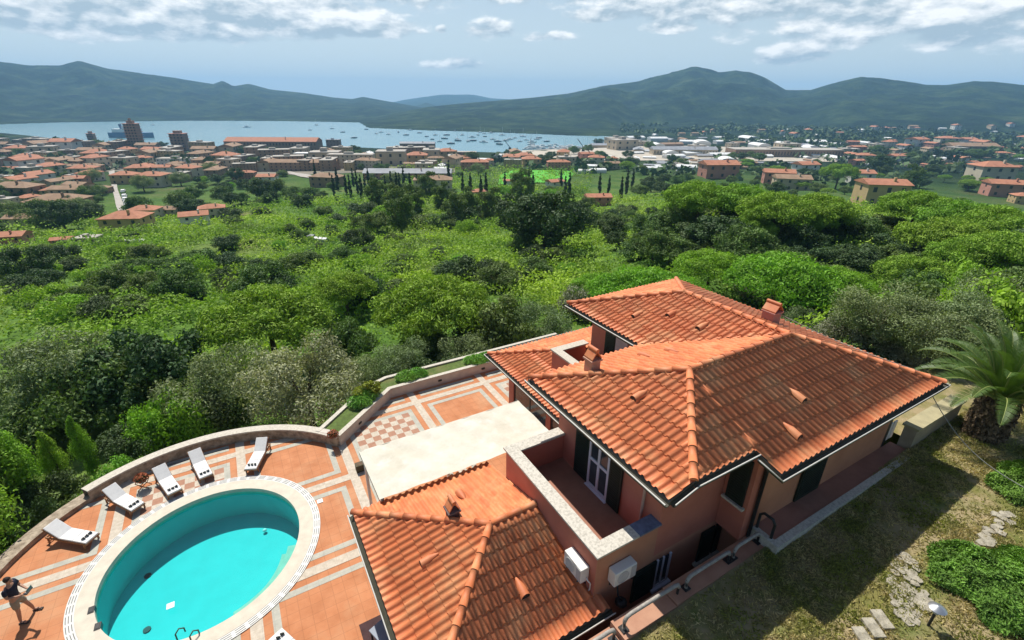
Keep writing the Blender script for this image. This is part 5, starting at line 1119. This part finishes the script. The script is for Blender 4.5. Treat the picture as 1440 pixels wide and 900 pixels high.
def woods():
    m = 5200; r = np.sqrt(RNG.uniform(430**2, 1750**2, m)); a = np.radians(RNG.uniform(-50, 50, m)); X, Y = r*np.sin(a), r*np.cos(a); k = fbm(X/110+3, Y/110, 4)
    sea_ = (a < AZR+.01) & (r > np.interp(a, *NEAR)*.93); keep = (k > np.where(a > .1, .47, .53)) & ~sea_ & ~((a > azel(730, 215)[0]) & (a < azel(1010, 215)[0]) & (r > 560) & (r < 1250))
    X, Y, r = X[keep], Y[keep], r[keep]; m = len(X); nl = 12; Z = T(X, Y); rad = RNG.uniform(3, 7, m)*(1+r/1800); d = sph(m*nl); d[:, 2] = np.abs(d[:, 2]); rr = np.repeat(rad, nl)
    P = np.stack([np.repeat(X, nl)+d[:, 0]*rr, np.repeat(Y, nl)+d[:, 1]*rr, np.repeat(Z, nl)+d[:, 2]*rr*.9], -1)
    tag(leaves('woods', P, d, rr*.75, M('leaf_woods', (.085, .14, .045), (.05, .085, .03), .01, .8, tint=(.6, 1.4, 0)), None, .8, np.clip(np.repeat(RNG.normal(.5, .2, m), nl), 0, 1)), 'dark green woods and tree lines over the far plain', 'woods', kind='stuff')
woods()
# ------------------------------------------------------------------ roads, field, quays
def draped(name, pix, mat, dz, label, cuts=5):
    bm = bmesh.new(); vs = []
    for p in pix: x, y, z, r = at(*p); vs.append(bm.verts.new((x, y, z)))
    f = bm.faces.new(vs); bmesh.ops.triangulate(bm, faces=[f])
    bmesh.ops.subdivide_edges(bm, edges=bm.edges[:], cuts=cuts, use_grid_fill=True)
    for v_ in bm.verts: v_.co.z = max(float(T(v_.co.x, v_.co.y)), SEA+.2)+dz
    bmesh.ops.recalc_face_normals(bm, faces=bm.faces[:])
    me = bpy.data.meshes.new(name); bm.to_mesh(me); bm.free(); me.materials.append(mat); o = bpy.data.objects.new(name, me); COL.objects.link(o); tag(o, label, kind='structure'); return o
asph = M('pale_road', (.42, .38, .33), (.34, .31, .27), .3, .9); dust = M('pale_yard', (.50, .44, .35), (.38, .34, .28), .05, .9)
draped('road', [(153, 242), (161, 240), (166, 268), (175, 290), (182, 304), (172, 310), (164, 292), (158, 266)], asph, .5, 'pale straight street through the left quarter', 9)
draped('road', [(385, 236), (480, 258), (478, 261), (383, 239)], asph, .5, 'pale lane behind the long green field', 9)
draped('sports_field', [(700, 262), (703, 247), (722, 240), (808, 242), (802, 256), (760, 258)], M('pitch', (.10, .42, .03), (.085, .36, .028), .05, .9), .6, 'vivid green football pitch', 6)
draped('quay', [(735, 212), (858, 204), (1000, 206), (1180, 214), (1180, 228), (1000, 226), (830, 226), (700, 226)], dust, .4, 'pale yard of the boatyards and sheds', 7)
draped('town_ground', [(0, 212), (330, 220), (560, 222), (640, 226), (640, 243), (420, 246), (250, 240), (0, 245)], M('town_dust', (.24, .20, .15), (.15, .14, .10), .03, .9), .3, 'dusty ground between the town blocks', 7)
# ------------------------------------------------------------------ buildings
WALLC = {'ochre': (.50, .36, .18), 'cream': (.60, .52, .38), 'pink': (.50, .24, .18), 'white': (.68, .66, .60), 'brown': (.34, .22, .15), 'sand': (.52, .42, .29)}
WM = {k: M('wall_'+k, c, tuple(x*.82 for x in c), .25, .9) for k, c in WALLC.items()}
RM = {'red': tile_far, 'tan': tile_old, 'flat': M('flat_roof', (.46, .42, .36), (.34, .31, .27), .2, .9), 'white': M('white_roof', (.74, .74, .72), (.62, .62, .60), .2, .7), 'pale': M('leaf_pale_olive', (.36, .38, .22), (.25, .28, .15), 1.0, .7, tint=(.6, 1.5, .015), trans=.22),
 'grey': M('grey_roof', (.30, .31, .33), (.22, .23, .25), .2, .7)}
winm = M('far_window', (.035, .04, .045), (.025, .03, .035), 1, .3)
def house(wc, rc, w_, d_, h_, roof, wins=True, floors=2, name='house'):
    o = empty(name); a, c = w_/2, d_/2
    MB().box(-a, a, -c, c, -4, h_).build('wall', WM[wc], o)
    r = MB(); e = .45
    if roof == 'hip':
        rh = d_*.20; r.add([(-a-e, -c-e, h_), (a+e, -c-e, h_), (a+e, c+e, h_), (-a-e, c+e, h_), (-a+c, 0, h_+rh), (a-c, 0, h_+rh), (-a-e, -c-e, h_-.18), (a+e, -c-e, h_-.18), (a+e, c+e, h_-.18), (-a-e, c+e, h_-.18)], [(0,1,5,4), (1,2,5), (2,3,4,5), (3,0,4), (0,6,7,1), (1,7,8,2), (2,8,9,3), (3,9,6,0), (9,8,7,6)])
    elif roof == 'gable':
        rh = d_*.18; r.add([(-a-e, -c-e, h_), (a+e, -c-e, h_), (a+e, c+e, h_), (-a-e, c+e, h_), (-a-e, 0, h_+rh), (a+e, 0, h_+rh), (-a-e, -c-e, h_-.2), (a+e, -c-e, h_-.2), (a+e, c+e, h_-.2), (-a-e, c+e, h_-.2)], [(0,1,5,4), (2,3,4,5), (1,7,8,2,5), (3,9,6,0,4), (0,6,7,1), (2,8,9,3), (9,8,7,6)])
    elif roof == 'arch':
        n = 10; vs = [(x, -(c+.2)*math.cos(PI*k/n), h_+d_*.22*math.sin(PI*k/n)) for x in (-a-.2, a+.2) for k in range(n+1)]; r.add(vs, [(k, n+1+k, n+2+k, k+1) for k in range(n)]+[tuple(range(n+1)), tuple(range(n+1, 2*n+2))[::-1]])
    else: r.box(-a-.15, a+.15, -c-.15, c+.15, h_, h_+.5); r.box(-a*.3, a*.1, -c*.4, c*.3, h_+.5, h_+2.2)
    ro = r.build('roof', RM[rc], o)
    if roof in ('hip', 'gable'): MB().box(a*.3, a*.3+.7, -c*.5, -c*.5+.7, h_, h_+d_*.2+.6).build('chimney', WM[wc], ro)
    if wins:
        nx = max(2, int(w_/4)); ny = max(1, int(d_/5)); fh = h_/floors
        for f in range(floors):
            z = f*fh+fh*.35
            for k in range(nx):
                x = -a+w_*(k+.5)/nx
                for s in (-1, 1): MB().box(x-.55, x+.55, s*c-.06, s*c+.06, z, z+fh*.42).build('window', winm, o)
            for k in range(ny):
                y = -c+d_*(k+.5)/ny
                for s in (-1, 1): MB().box(s*a-.06, s*a+.06, y-.5, y+.5, z, z+fh*.42).build('window', winm, o)
    o['_w'] = w_; return o
HP = {}
def hp(key, wc, rc, *a, **k): HP[key] = (house(wc, rc, *a, **k), wc, rc, a)
hp('h1', 'cream', 'red', 13, 9, 6, 'hip'); hp('h2', 'ochre', 'red', 14, 10, 6, 'hip'); hp('h3', 'pink', 'red', 15, 9, 6.2, 'gable'); hp('h4', 'white', 'red', 11, 8, 5.5, 'gable'); hp('h5', 'sand', 'tan', 16, 9, 6, 'gable'); hp('h6', 'brown', 'tan', 18, 10, 6, 'hip'); hp('h7', 'sand', 'flat', 14, 10, 6.5, 'flat')
hp('b1', 'ochre', 'flat', 26, 12, 12, 'flat', floors=4, name='apartment_block'); hp('b2', 'brown', 'flat', 30, 13, 12, 'flat', floors=4, name='apartment_block'); hp('b3', 'cream', 'tan', 26, 12, 10, 'hip', floors=3, name='apartment_block'); hp('b4', 'pink', 'red', 28, 12, 9, 'hip', floors=3, name='apartment_block')
hp('s1', 'white', 'white', 40, 18, 6, 'gable', wins=False, name='shed'); hp('s2', 'sand', 'grey', 46, 20, 6, 'gable', wins=False, name='shed'); hp('s3', 'white', 'white', 26, 16, 4.5, 'arch', wins=False, name='shed'); hp('s4', 'brown', 'tan', 60, 20, 7, 'gable', wins=False, name='shed')
HUSED = set(); HROWS = {}; CATN = {'h': 'house', 'b': 'building', 's': 'shed'}
def put_house(key, px, py, wpx=None, rz=None, row='town', hs=1., label=None, sink=0.):
    p, wc, rc, a = HP[key]; x, y, z, r = at(px, py); D = y*math.cos(PITCH)-(z-CZ)*math.sin(PITCH); s = 1. if wpx is None else wpx*D/F_/(a[0] if key[0] != 'x' else a[0])
    rz = random.choice((0.12, .35, -.2, .12+PI/2, -.2+PI/2)) if rz is None else rz; loc = (x, y, float(T(x, y))-sink)
    if p.name not in HUSED: HUSED.add(p.name); o = p; o.location = loc; o.rotation_euler = (0, 0, rz); o.scale = (s, s, s*hs)
    else: o = copy_tree(p, loc, rz, (s, s, s*hs))
    tag(o, label, CATN.get(key[0], 'building'), {'h': 'houses of the town and hillside', 'b': 'apartment blocks of the town', 's': 'sheds of the boatyards'}.get(key[0]))
    if not label: HROWS.setdefault((row, key), []).append(o)
    HPOS.append((px, py)); return o
HPOS = []
random.seed(33)
EX = [('h6', 92, 300, 62, .1, 'long brown house with a tan roof, low on the left below the street'), ('h2', 184, 326, 52, .15, 'ochre house with a bright terracotta hip roof at the foot of the street'), ('h1', 208, 310, 36, .15, 'cream house with a terracotta roof just above the ochre hip-roofed one'), ('h4', 277, 318, 34, .5, 'white gabled house with orange roof at the left edge of the scrub'), ('h1', 301, 306, 32, .5, 'cream two-storey house with orange hip roof right of the white gabled one'),
      ('h5', 235, 306, 34, .2, 'sand house with tan roof behind the street foot'), ('h5', 45, 322, 46, .1, 'sand gabled house at far left under the long brown house'), ('h3', 18, 348, 44, .3, 'pink house with orange roof lowest at the left edge'), ('h3', 92, 346, 26, .4, 'small pink house with orange roof among the left gardens'), ('s1', 104, 356, 22, .3, 'small white open shed left of the scrub'), ('s1', 192, 342, 26, .1, 'white flat shed at the top of the scrub'), ('h7', 128, 346, 28, .2, 'sand flat-roofed annex by the small pink house'),
      ('h6', 30, 280, 54, .0, 'brown house with tan roof on the left edge above the pines'), ('h5', 102, 280, 40, .1, 'sand house left of the street behind dark trees'), ('h3', 110, 262, 28, .2, 'pink gabled house left of the street'), ('h1', 122, 250, 30, .1, 'cream hipped house left of the top of the street'), ('h2', 180, 258, 30, .1, 'ochre hipped house right of the top of the street'), ('h1', 218, 262, 34, .1, 'cream hipped house right of the street among trees'), ('h4', 232, 246, 22, .2, 'white gabled house behind the right side of the street'),
      ('s2', 432, 334, 26, -.3, 'grey low shed alone in the middle of the scrub'), ('s1', 452, 338, 20, -.3, 'white low shed alone in the middle of the scrub'), ('h6', 462, 262, 42, -.2, 'brown house at the bend of the pale lane'), ('h4', 378, 260, 24, .1, 'white house by the hedge left of the pale lane'), ('b4', 345, 252, 30, .1, 'pink block with a red roof above the scrub'),
      ('b3', 610, 272, 52, .1, 'long cream block with tan roof behind the tall cypresses'), ('h2', 674, 278, 22, .4, 'ochre house among the tall trees in the valley middle'), ('h4', 644, 290, 10, .4, 'narrow white house between two tall trees'), ('h4', 780, 266, 22, .5, 'white house with orange roof right of the football pitch'), ('h3', 840, 290, 34, .1, 'low pink house with red roof in the scrub'), ('h4', 716, 262, 16, 0, 'white house at the near left corner of the pitch'),
      ('b4', 668, 240, 38, .1, 'pink block with orange roof left of the pitch'), ('b1', 721, 236, 24, -.1, 'tall cream block with balconies behind the pitch'), ('b4', 785, 238, 32, .1, 'pink block behind the far right of the pitch'), ('h2', 587, 230, 28, .1, 'ochre house with orange roof near the shore'), ('s3', 820, 244, 20, .2, 'white arched shed right of the pitch'), ('s3', 841, 243, 20, .2, 'second white arched shed, right of the other'), ('s3', 742, 224, 18, 0, 'arched grey-white hall by the boats'), ('s3', 704, 222, 18, 0, 'arched grey-white hall left of the other by the boats'),
      ('h3', 1092, 258, 38, -.3, 'red gabled house above the pine grove'), ('h5', 1110, 267, 44, -.2, 'low tan-roofed house right below the red gabled one'), ('h3', 1008, 250, 46, .1, 'long pink house with orange roof at the top of the pine grove'), ('h4', 1130, 245, 28, .2, 'white house with tan roof right of the red gabled one'), ('h4', 1206, 258, 30, -.1, 'white house with orange roof behind the ochre tower house'),
      ('h1', 1388, 254, 44, -.1, 'cream house with long orange roof in the right trees'), ('h3', 1408, 276, 44, -.3, 'pink house with orange roof at the right edge'), ('h2', 1436, 286, 26, -.3, 'ochre house cut by the right picture edge'), ('s4', 1362, 213, 66, 0, 'long low brown shed far right on the plain')]
for e in EX: put_house(e[0], e[1], e[2], e[3], e[4], label=e[5])
# ochre tower house among the pines
x, y, z, r = at(1232, 289); t_ = house('ochre', 'red', 12, 9, 9, 'gable', floors=2, name='tower_house'); D = y*math.cos(PITCH)-(z-CZ)*math.sin(PITCH); s_ = 52*D/F_/12; t_.location = (x, y, z); t_.rotation_euler = (0, 0, -.15); t_.scale = (s_, s_, s_*.8); tag(t_, 'tall ochre house with a red roof standing among the umbrella pines', 'house'); del t_['_w']
# towers, fort and long blocks
def tower(px, py, wpx, hpx, label, floors, dome):
    x, y, z, r = at(px, py); D = y*math.cos(PITCH)-(z-CZ)*math.sin(PITCH); k = D/F_; a, h = wpx*k/2, hpx*k*1.05; o = empty('apartment_tower', (x, y, z), .15, label, 'building')
    MB().box(-a, a, -a*.8, a*.8, -5, h).build('wall', WM['brown'], o); fh = h/floors
    for f in range(floors):
        MB().box(-a-1.2, a+1.2, -a*.8-1.2, a*.8+1.2, f*fh+fh*.9, f*fh+fh*1.02).build('balcony', WM['pink'], o)
        for q in range(4): xx = -a+2*a*(q+.5)/4; MB().box(xx-.8, xx+.8, -a*.8-.1, a*.8+.1, f*fh+fh*.3, f*fh+fh*.8).build('window', winm, o)
    MB().box(-a*.5, a*.5, -a*.4, a*.4, h+.2, h+3.5).build('roof', WM['brown'], o)
    if dome: MB().box(-a*.2, a*.1, -a*.2, a*.2, h+3.5, h+6.5).build('lift_house', WM['brown'], o)
tower(195, 212, 15, 34, 'taller of two brown apartment towers on the left shore, with a stepped top', 10, True); tower(256, 211, 18, 21, 'shorter of two brown apartment towers on the left shore', 6, False); tower(131, 200, 8, 11, 'small dark block on the left shore', 4, False)
def longb(px, py, wpx, hpx, wc, rc, label, roof='hip', floors=3, rz=0.05):
    x, y, z, r = at(px, py); D = y*math.cos(PITCH)-(z-CZ)*math.sin(PITCH); k = D/F_; o = house(wc, rc, wpx*k, max(12., wpx*k*.22), hpx*k, roof, floors=floors, name='long_building'); o.location = (x, y, z); o.rotation_euler = (0, 0, rz); tag(o, label, 'building'); del o['_w']
longb(388, 214, 124, 15, 'brown', 'red', 'long brown barracks with a red roof on the shore', 'gable', 2); longb(404, 205, 0.1+24, 8, 'pink', 'red', 'raised block with red roof standing over the end of the long barracks', 'hip', 2)
longb(448, 228, 60, 12, 'sand', 'white', 'sand block with a white roof edge right of the long barracks', 'flat', 3); longb(496, 236, 62, 18, 'cream', 'flat', 'cream flat-roofed block among cypresses by the bay', 'flat', 4); longb(470, 206, 18, 9, 'brown', 'grey', 'small grey-roofed block right of the long barracks on the shore', 'flat', 2); longb(588, 212, 48, 10, 'brown', 'grey', 'grey hall on the shore left of the boats', 'gable', 1)
longb(640, 222, 60, 8, 'pink', 'flat', 'long pink flat-roofed block near the shore', 'flat', 2); longb(1100, 220, 150, 10, 'brown', 'flat', 'long brown flat hall on the plain', 'flat', 1, .02); longb(960, 218, 90, 8, 'sand', 'grey', 'long grey-roofed boat hall on the plain', 'gable', 1, .03); longb(430, 240, 90, 12, 'brown', 'tan', 'long tan-roofed block behind the scrub', 'gable', 3); longb(252, 232, 50, 9, 'white', 'flat', 'long white-walled block right of the taller tower', 'flat', 2); longb(575, 250, 120, 8, 'pink', 'grey', 'row of terraced houses with grey roofs behind the cypresses', 'gable', 2)
# random quarters
def quarter(keys, poly, n, w0, w1, row, seed, gap=11, hs=1.):
    rr = random.Random(seed); xs = [p[0] for p in poly]; ys = [p[1] for p in poly]; k = 0
    for _ in range(n*60):
        if k >= n: break
        px = rr.uniform(min(xs), max(xs)); py = rr.uniform(min(ys), max(ys)); c = False; j = len(poly)-1
        for i in range(len(poly)):
            if (poly[i][1] > py) != (poly[j][1] > py) and px < (poly[j][0]-poly[i][0])*(py-poly[i][1])/(poly[j][1]-poly[i][1])+poly[i][0]: c = not c
            j = i
        if not c or blocked(px, py) or any(abs(px-a) < gap*1.7 and abs(py-b_) < gap*.42 for a, b_ in HPOS): continue
        put_house(rr.choice(keys), px, py, rr.uniform(w0, w1), row=row, hs=hs); k += 1
quarter(['h1', 'h2', 'h3', 'h5', 'h6', 'h7', 'b2', 'h5', 'h6', 'h7', 'b1', 'h4'], [(0, 212), (150, 214), (330, 226), (330, 250), (200, 262), (0, 300)], 62, 20, 34, 'left_quarter', 1, 12)
quarter(['b1', 'b2', 'b3', 'h7', 'h5', 's1', 'b2'], [(0, 204), (180, 212), (330, 216), (560, 220), (640, 224), (640, 236), (330, 244), (0, 226)], 46, 22, 40, 'shore_quarter', 2, 12)
quarter(['h1', 'h3', 's1', 'h5', 'h2', 'h7', 's3'], [(560, 222), (860, 222), (860, 238), (700, 236), (560, 246)], 26, 14, 26, 'middle_quarter', 3, 10)
quarter(['s1', 's2', 's1', 's3', 's4', 's2', 'h7'], [(845, 196), (1010, 194), (1180, 204), (1180, 226), (1000, 240), (850, 240)], 84, 14, 36, 'yard_quarter', 4, 9, .8)
quarter(['h1', 'h3', 's1', 'h5', 'h4', 's4', 's2', 's1', 'h7'], [(1150, 204), (1440, 198), (1440, 240), (1180, 232)], 60, 10, 24, 'right_quarter', 5, 8, .8)
quarter(['h4', 'h1', 'h5', 's1'], [(860, 184), (1440, 178), (1440, 198), (900, 194)], 30, 7, 13, 'foot_quarter', 6, 6)
HWH = {'left_quarter': 'in the left town quarter', 'shore_quarter': 'in the shore quarter', 'middle_quarter': 'near the pitch and quay', 'yard_quarter': 'on the boatyard plain', 'right_quarter': 'on the right plain', 'foot_quarter': 'at the hill foot'}
WADJ = {'h1': 'cream hip-roofed house', 'h2': 'ochre hip-roofed house', 'h3': 'pink gabled house', 'h4': 'small white gabled house', 'h5': 'sand tan-roofed house', 'h6': 'brown tan-roofed house', 'h7': 'sand flat-roofed house', 'b1': 'ochre flat-roofed block', 'b2': 'brown flat-roofed block', 'b3': 'cream hipped block', 'b4': 'pink block', 's1': 'white gabled shed', 's2': 'grey gabled shed', 's3': 'white arched shed', 's4': 'long brown shed'}
for (row, key), it in HROWS.items(): name_row(it, WADJ[key] + ' ' + HWH[row])
# ------------------------------------------------------------------ boats
def boat(kind):
    o = empty(kind); b = MB(); L_ = 6. if kind != 'motor_yacht' else 8.; secs = []
    for t_ in (-1, -.6, 0, .5, .8, 1): wv = {-1: 1.3, -.6: 1.7, 0: 1.8, .5: 1.35, .8: .7, 1: .05}[t_]; secs.append([(t_*L_, -wv, 1.3+.35*max(0, t_)), (t_*L_*.96, -wv*.6, -.3), (t_*L_*.96, wv*.6, -.3), (t_*L_, wv, 1.3+.35*max(0, t_))])
    vs = [p for s in secs for p in s]; b.add(vs, [(4*i+j, 4*i+4+j, 4*i+5+j, 4*i+1+j) for i in range(5) for j in range(3)]+[(4*i+3, 4*i+7, 4*i+4, 4*i) for i in range(5)]+[(0, 1, 2, 3)]); b.build('hull', M('hull_'+('white' if kind != 'dark_boat' else 'blue'), (.75, .75, .73) if kind != 'dark_boat' else (.05, .08, .12), rough=.4), o)
    MB().box(-L_*.4, L_*.35, -1.1, 1.1, 1.3, 2.3 if kind != 'motor_yacht' else 3.4).build('cabin', white, o)
    if kind == 'sailing_boat': MB().tube([(.6, 0, 1.3), (.6, 0, 15)], .16, 5).tube([(.6, 0, 2.9), (-4.5, 0, 2.9)], .14, 5).build('mast', M('mast', (.5, .5, .5), rough=.4), o)
    return o
BP = [boat('sailing_boat'), boat('motor_yacht'), boat('dark_boat')]; bu = set(); BR = {}
def seapt(px, py): a, e = azel(px, py); r = (CZ-SEA-.3)/math.tan(-e); return r*math.sin(a), r*math.cos(a)
def put_boat(k, px, py, row, s=1.):
    x, y = seapt(px, py); p = BP[k]
    if k in bu: o = copy_tree(p, (x, y, SEA+.05), random.choice((.1, .3, 2.9, random.uniform(0, 6))), (s, s, s))
    else: bu.add(k); o = p; o.location = (x, y, SEA+.05); o.rotation_euler = (0, 0, .4); o.scale = (s, s, s)
    tag(o, None, 'boat', 'boats moored in the bay' if row == 'bay' else 'boats lying in the marina'); BR.setdefault((row, k), []).append(o)
random.seed(9)
for (px, py) in [(571, 190), (577, 183), (612, 190), (628, 190), (608, 196), (618, 199), (634, 202), (644, 198), (658, 199), (643, 196), (664, 193), (672, 190), (681, 188), (682, 192), (693, 196), (700, 199), (702, 203), (711, 198), (717, 196), (731, 199), (748, 200), (747, 203), (755, 196), (758, 194), (781, 204), (640, 184), (560, 186), (546, 189), (536, 186), (467, 181), (482, 186), (498, 194), (515, 182), (445, 176), (436, 183), (347, 179), (529, 188), (680, 200), (690, 187), (706, 190), (650, 190), (625, 195), (665, 198), (675, 186), (735, 192), (724, 194), (740, 197), (600, 192), (590, 187), (769, 199), (215, 176)]:
    put_boat(random.choice((0, 0, 1, 2, 2)), px, py, 'bay', random.uniform(.8, 1.25))
for i in range(56): put_boat(random.choice((0, 1, 1)), 738+random.uniform(0, 112), 206.5+random.choice((0, 1.6, 3.2))+random.uniform(-.2, .2), 'marina', random.uniform(.8, 1.3))
for (row, k), it in BR.items(): name_row(it, {0: 'white sailing boat with a tall mast', 1: 'white motor yacht', 2: 'dark low boat'}[k] + (' moored in the bay' if row == 'bay' else ' in the marina'))
x, y = seapt(186, 193); D = y; fer = empty('ferry', (x, y, SEA), .05, 'large blue-white ferry in the bay behind the taller brown tower', 'ship'); k = D/F_*1.05
MB().prism([(-25*k, -5*k), (18*k, -5*k), (27*k, 0), (18*k, 5*k), (-25*k, 5*k)], -1, 6*k).build('hull', M('ferry_blue', (.12, .22, .34), rough=.4), fer); MB().box(-20*k, 12*k, -4*k, 4*k, 6*k, 10*k).build('cabin', white, fer); MB().box(-8*k, 4*k, -3*k, 3*k, 10*k, 13*k).build('bridge', white, fer); MB().tube([(-10*k, 0, 10*k), (-11*k, 0, 15.5*k)], 1.6*k, 8).build('funnel', M('ferry_funnel', (.1, .16, .3), rough=.4), fer)
for px, lb in ((820, 'dark slanting harbour crane at the right end of the marina'), (717, 'dark slanting harbour crane left of the marina')):
    x, y, z, r = at(px, 213); o = empty('harbour_crane', (x, y, z), 0, lb, 'crane'); MB().box(-2, 2, -2, 2, 0, 6).build('cab', darkm, o); MB().tube([(0, -.8, 6), (-9, -.8, 17)], .45, 5).tube([(0, 1.2, 6), (-9, 1.2, 17)], .45, 5).build('boom', darkm, o)
# parked cars on the street
def car():
    o = empty('parked_car'); b = MB(); b.box(-2.1, 2.1, -.85, .85, .35, .95); b.prism([(-1.5, -.75), (1.0, -.75), (1.0, .75), (-1.5, .75)], .95, 1.45); b.build('body', white, o, bevel=.12)
    MB().box(-1.4, .95, -.79, .79, 1.02, 1.36).build('window', glassm, o)
    for x in (-1.35, 1.35):
        for y in (-.8, .8): MB().tube([(x, y-.1, .34), (x, y+.1, .34)], .34, 10).build('wheel', darkm, o)
    return o
cp = None
for i, (px, py) in enumerate(((174, 272), (176, 279), (177, 284), (179, 289), (180, 294), (182, 299))):
    x, y, z, r = at(px, py); z += .55
    if cp is None: cp = car(); o = cp; o.location = (x, y, z); o.rotation_euler = (0, 0, 2.1); o.scale = (1.3,)*3
    else: o = copy_tree(cp, (x, y, z), 2.1)
    tag(o, 'white car parked on the right of the street, ' + ('farthest' if i == 0 else 'nearest' if i == 5 else ordw(i+1)+' from the far end'), 'car', 'cars parked along the street')
# ------------------------------------------------------------------ labels of the planting
ADJ = {'olive_tree': 'grey-green olive', 'umbrella_pine': 'flat-topped umbrella pine', 'bush': 'rounded green shrub', 'cypress': 'slim dark cypress', 'leafy_tree': 'leafy green tree', 'laurel_bush': 'vivid green laurel', 'yellow_bush': 'yellow-green bush', 'conifer': 'upright conifer', 'agapanthus': 'strappy green clump', 'prickly_pear': 'prickly pear'}
CATP = {'olive_tree': 'olive tree', 'umbrella_pine': 'pine tree', 'bush': 'shrub', 'cypress': 'cypress', 'leafy_tree': 'tree', 'laurel_bush': 'shrub', 'yellow_bush': 'shrub', 'conifer': 'conifer'}
WH = {'olive_near': 'below the pool terrace', 'olive_side': 'behind the villa roof', 'pine_mid': 'below the terrace', 'pine_bright': 'behind the tiled roof', 'pine_far': 'on the right slope', 'dark_round': 'in the valley', 'tall_mid': 'in the valley middle', 'cypress': 'before the town', 'shrub_right': 'on the right slope', 'shrub_house': 'behind the villa', 'shrub_palm': 'by the palm', 'shrub_left': 'on the left slope', 'shrub_valley': 'in the green valley', 'tree_town': 'in the left town', 'tree_right_town': 'in the right town', 'tree_plain': 'on the far plain', 'tree_shore': 'near the shore', 'near_left': 'at the left edge', 'near_lush': 'under the curved wall', 'near_bright': 'left of the terrace', 'yellow': 'at the planter bend', 'aga': 'in the raised planter', 'pear': 'by the palm'}
for row, it in ROWS.items():
    by = {}
    for o in it: by.setdefault(o.name.split('.')[0], []).append(o)
    for kd, its in by.items():
        if kd == 'bush':                                                # tell shrubs apart by leaf colour
            sub = {}
            for o in its:
                ch = [c for c in o.children if c.name.startswith('crown')]; sub.setdefault(ch[0].data.materials[0].name[5:] if ch else '', []).append(o)
            groups = [({'bush': 'mid-green shrub', 'dark': 'dark green shrub', 'bright': 'bright green shrub', 'grey': 'grey-green shrub'}.get(k, 'green shrub'), v) for k, v in sub.items()]
        elif kd in ('leafy_tree', 'umbrella_pine'):
            sub = {}
            for o in its:
                ch = [c for c in o.children if c.name.startswith('crown')]; sub.setdefault(ch[0].data.materials[0].name[5:] if ch else '', []).append(o)
            groups = [({'bush': 'mid-green ', 'dark': 'dark green ', 'bright': 'bright ', 'pine': 'dense '}.get(k, '')+('tree' if kd == 'leafy_tree' else 'umbrella pine'), v) for k, v in sub.items()]
        else: groups = [(ADJ[kd], its)]
        for text, g in groups:
            g = sorted(g, key=lambda o: math.hypot(o.location.x, o.location.y)); nb = max(1, round(len(g)/9)); m = math.ceil(len(g)/nb)
            for q in range(nb):
                rw = g[q*m:(q+1)*m]
                name_row(rw, text+' '+WH[row]+('' if nb == 1 else ', nearest rank' if q == 0 else ', farthest rank' if q == nb-1 else ', '+ordw(q+1)+' nearest rank'))
            for o in g: o['category'] = CATP.get(kd, o.get('category', 'plant')); o['group'] = o.get('group') or CATP.get(kd, 'plant')+' group '+WH[row]
for lst in PR.values():
    for p in lst:
        if p.name not in USED:
            for c in list(p.children): bpy.data.objects.remove(c)
            bpy.data.objects.remove(p)
for k, (p, *_r) in HP.items():
    if p.name not in HUSED:
        def rm(o):
            for c in list(o.children): rm(c)
            bpy.data.objects.remove(o)
        rm(p)
for o in bpy.data.objects:
    for q in ('_w', '_h'):
        if q in o: del o[q]
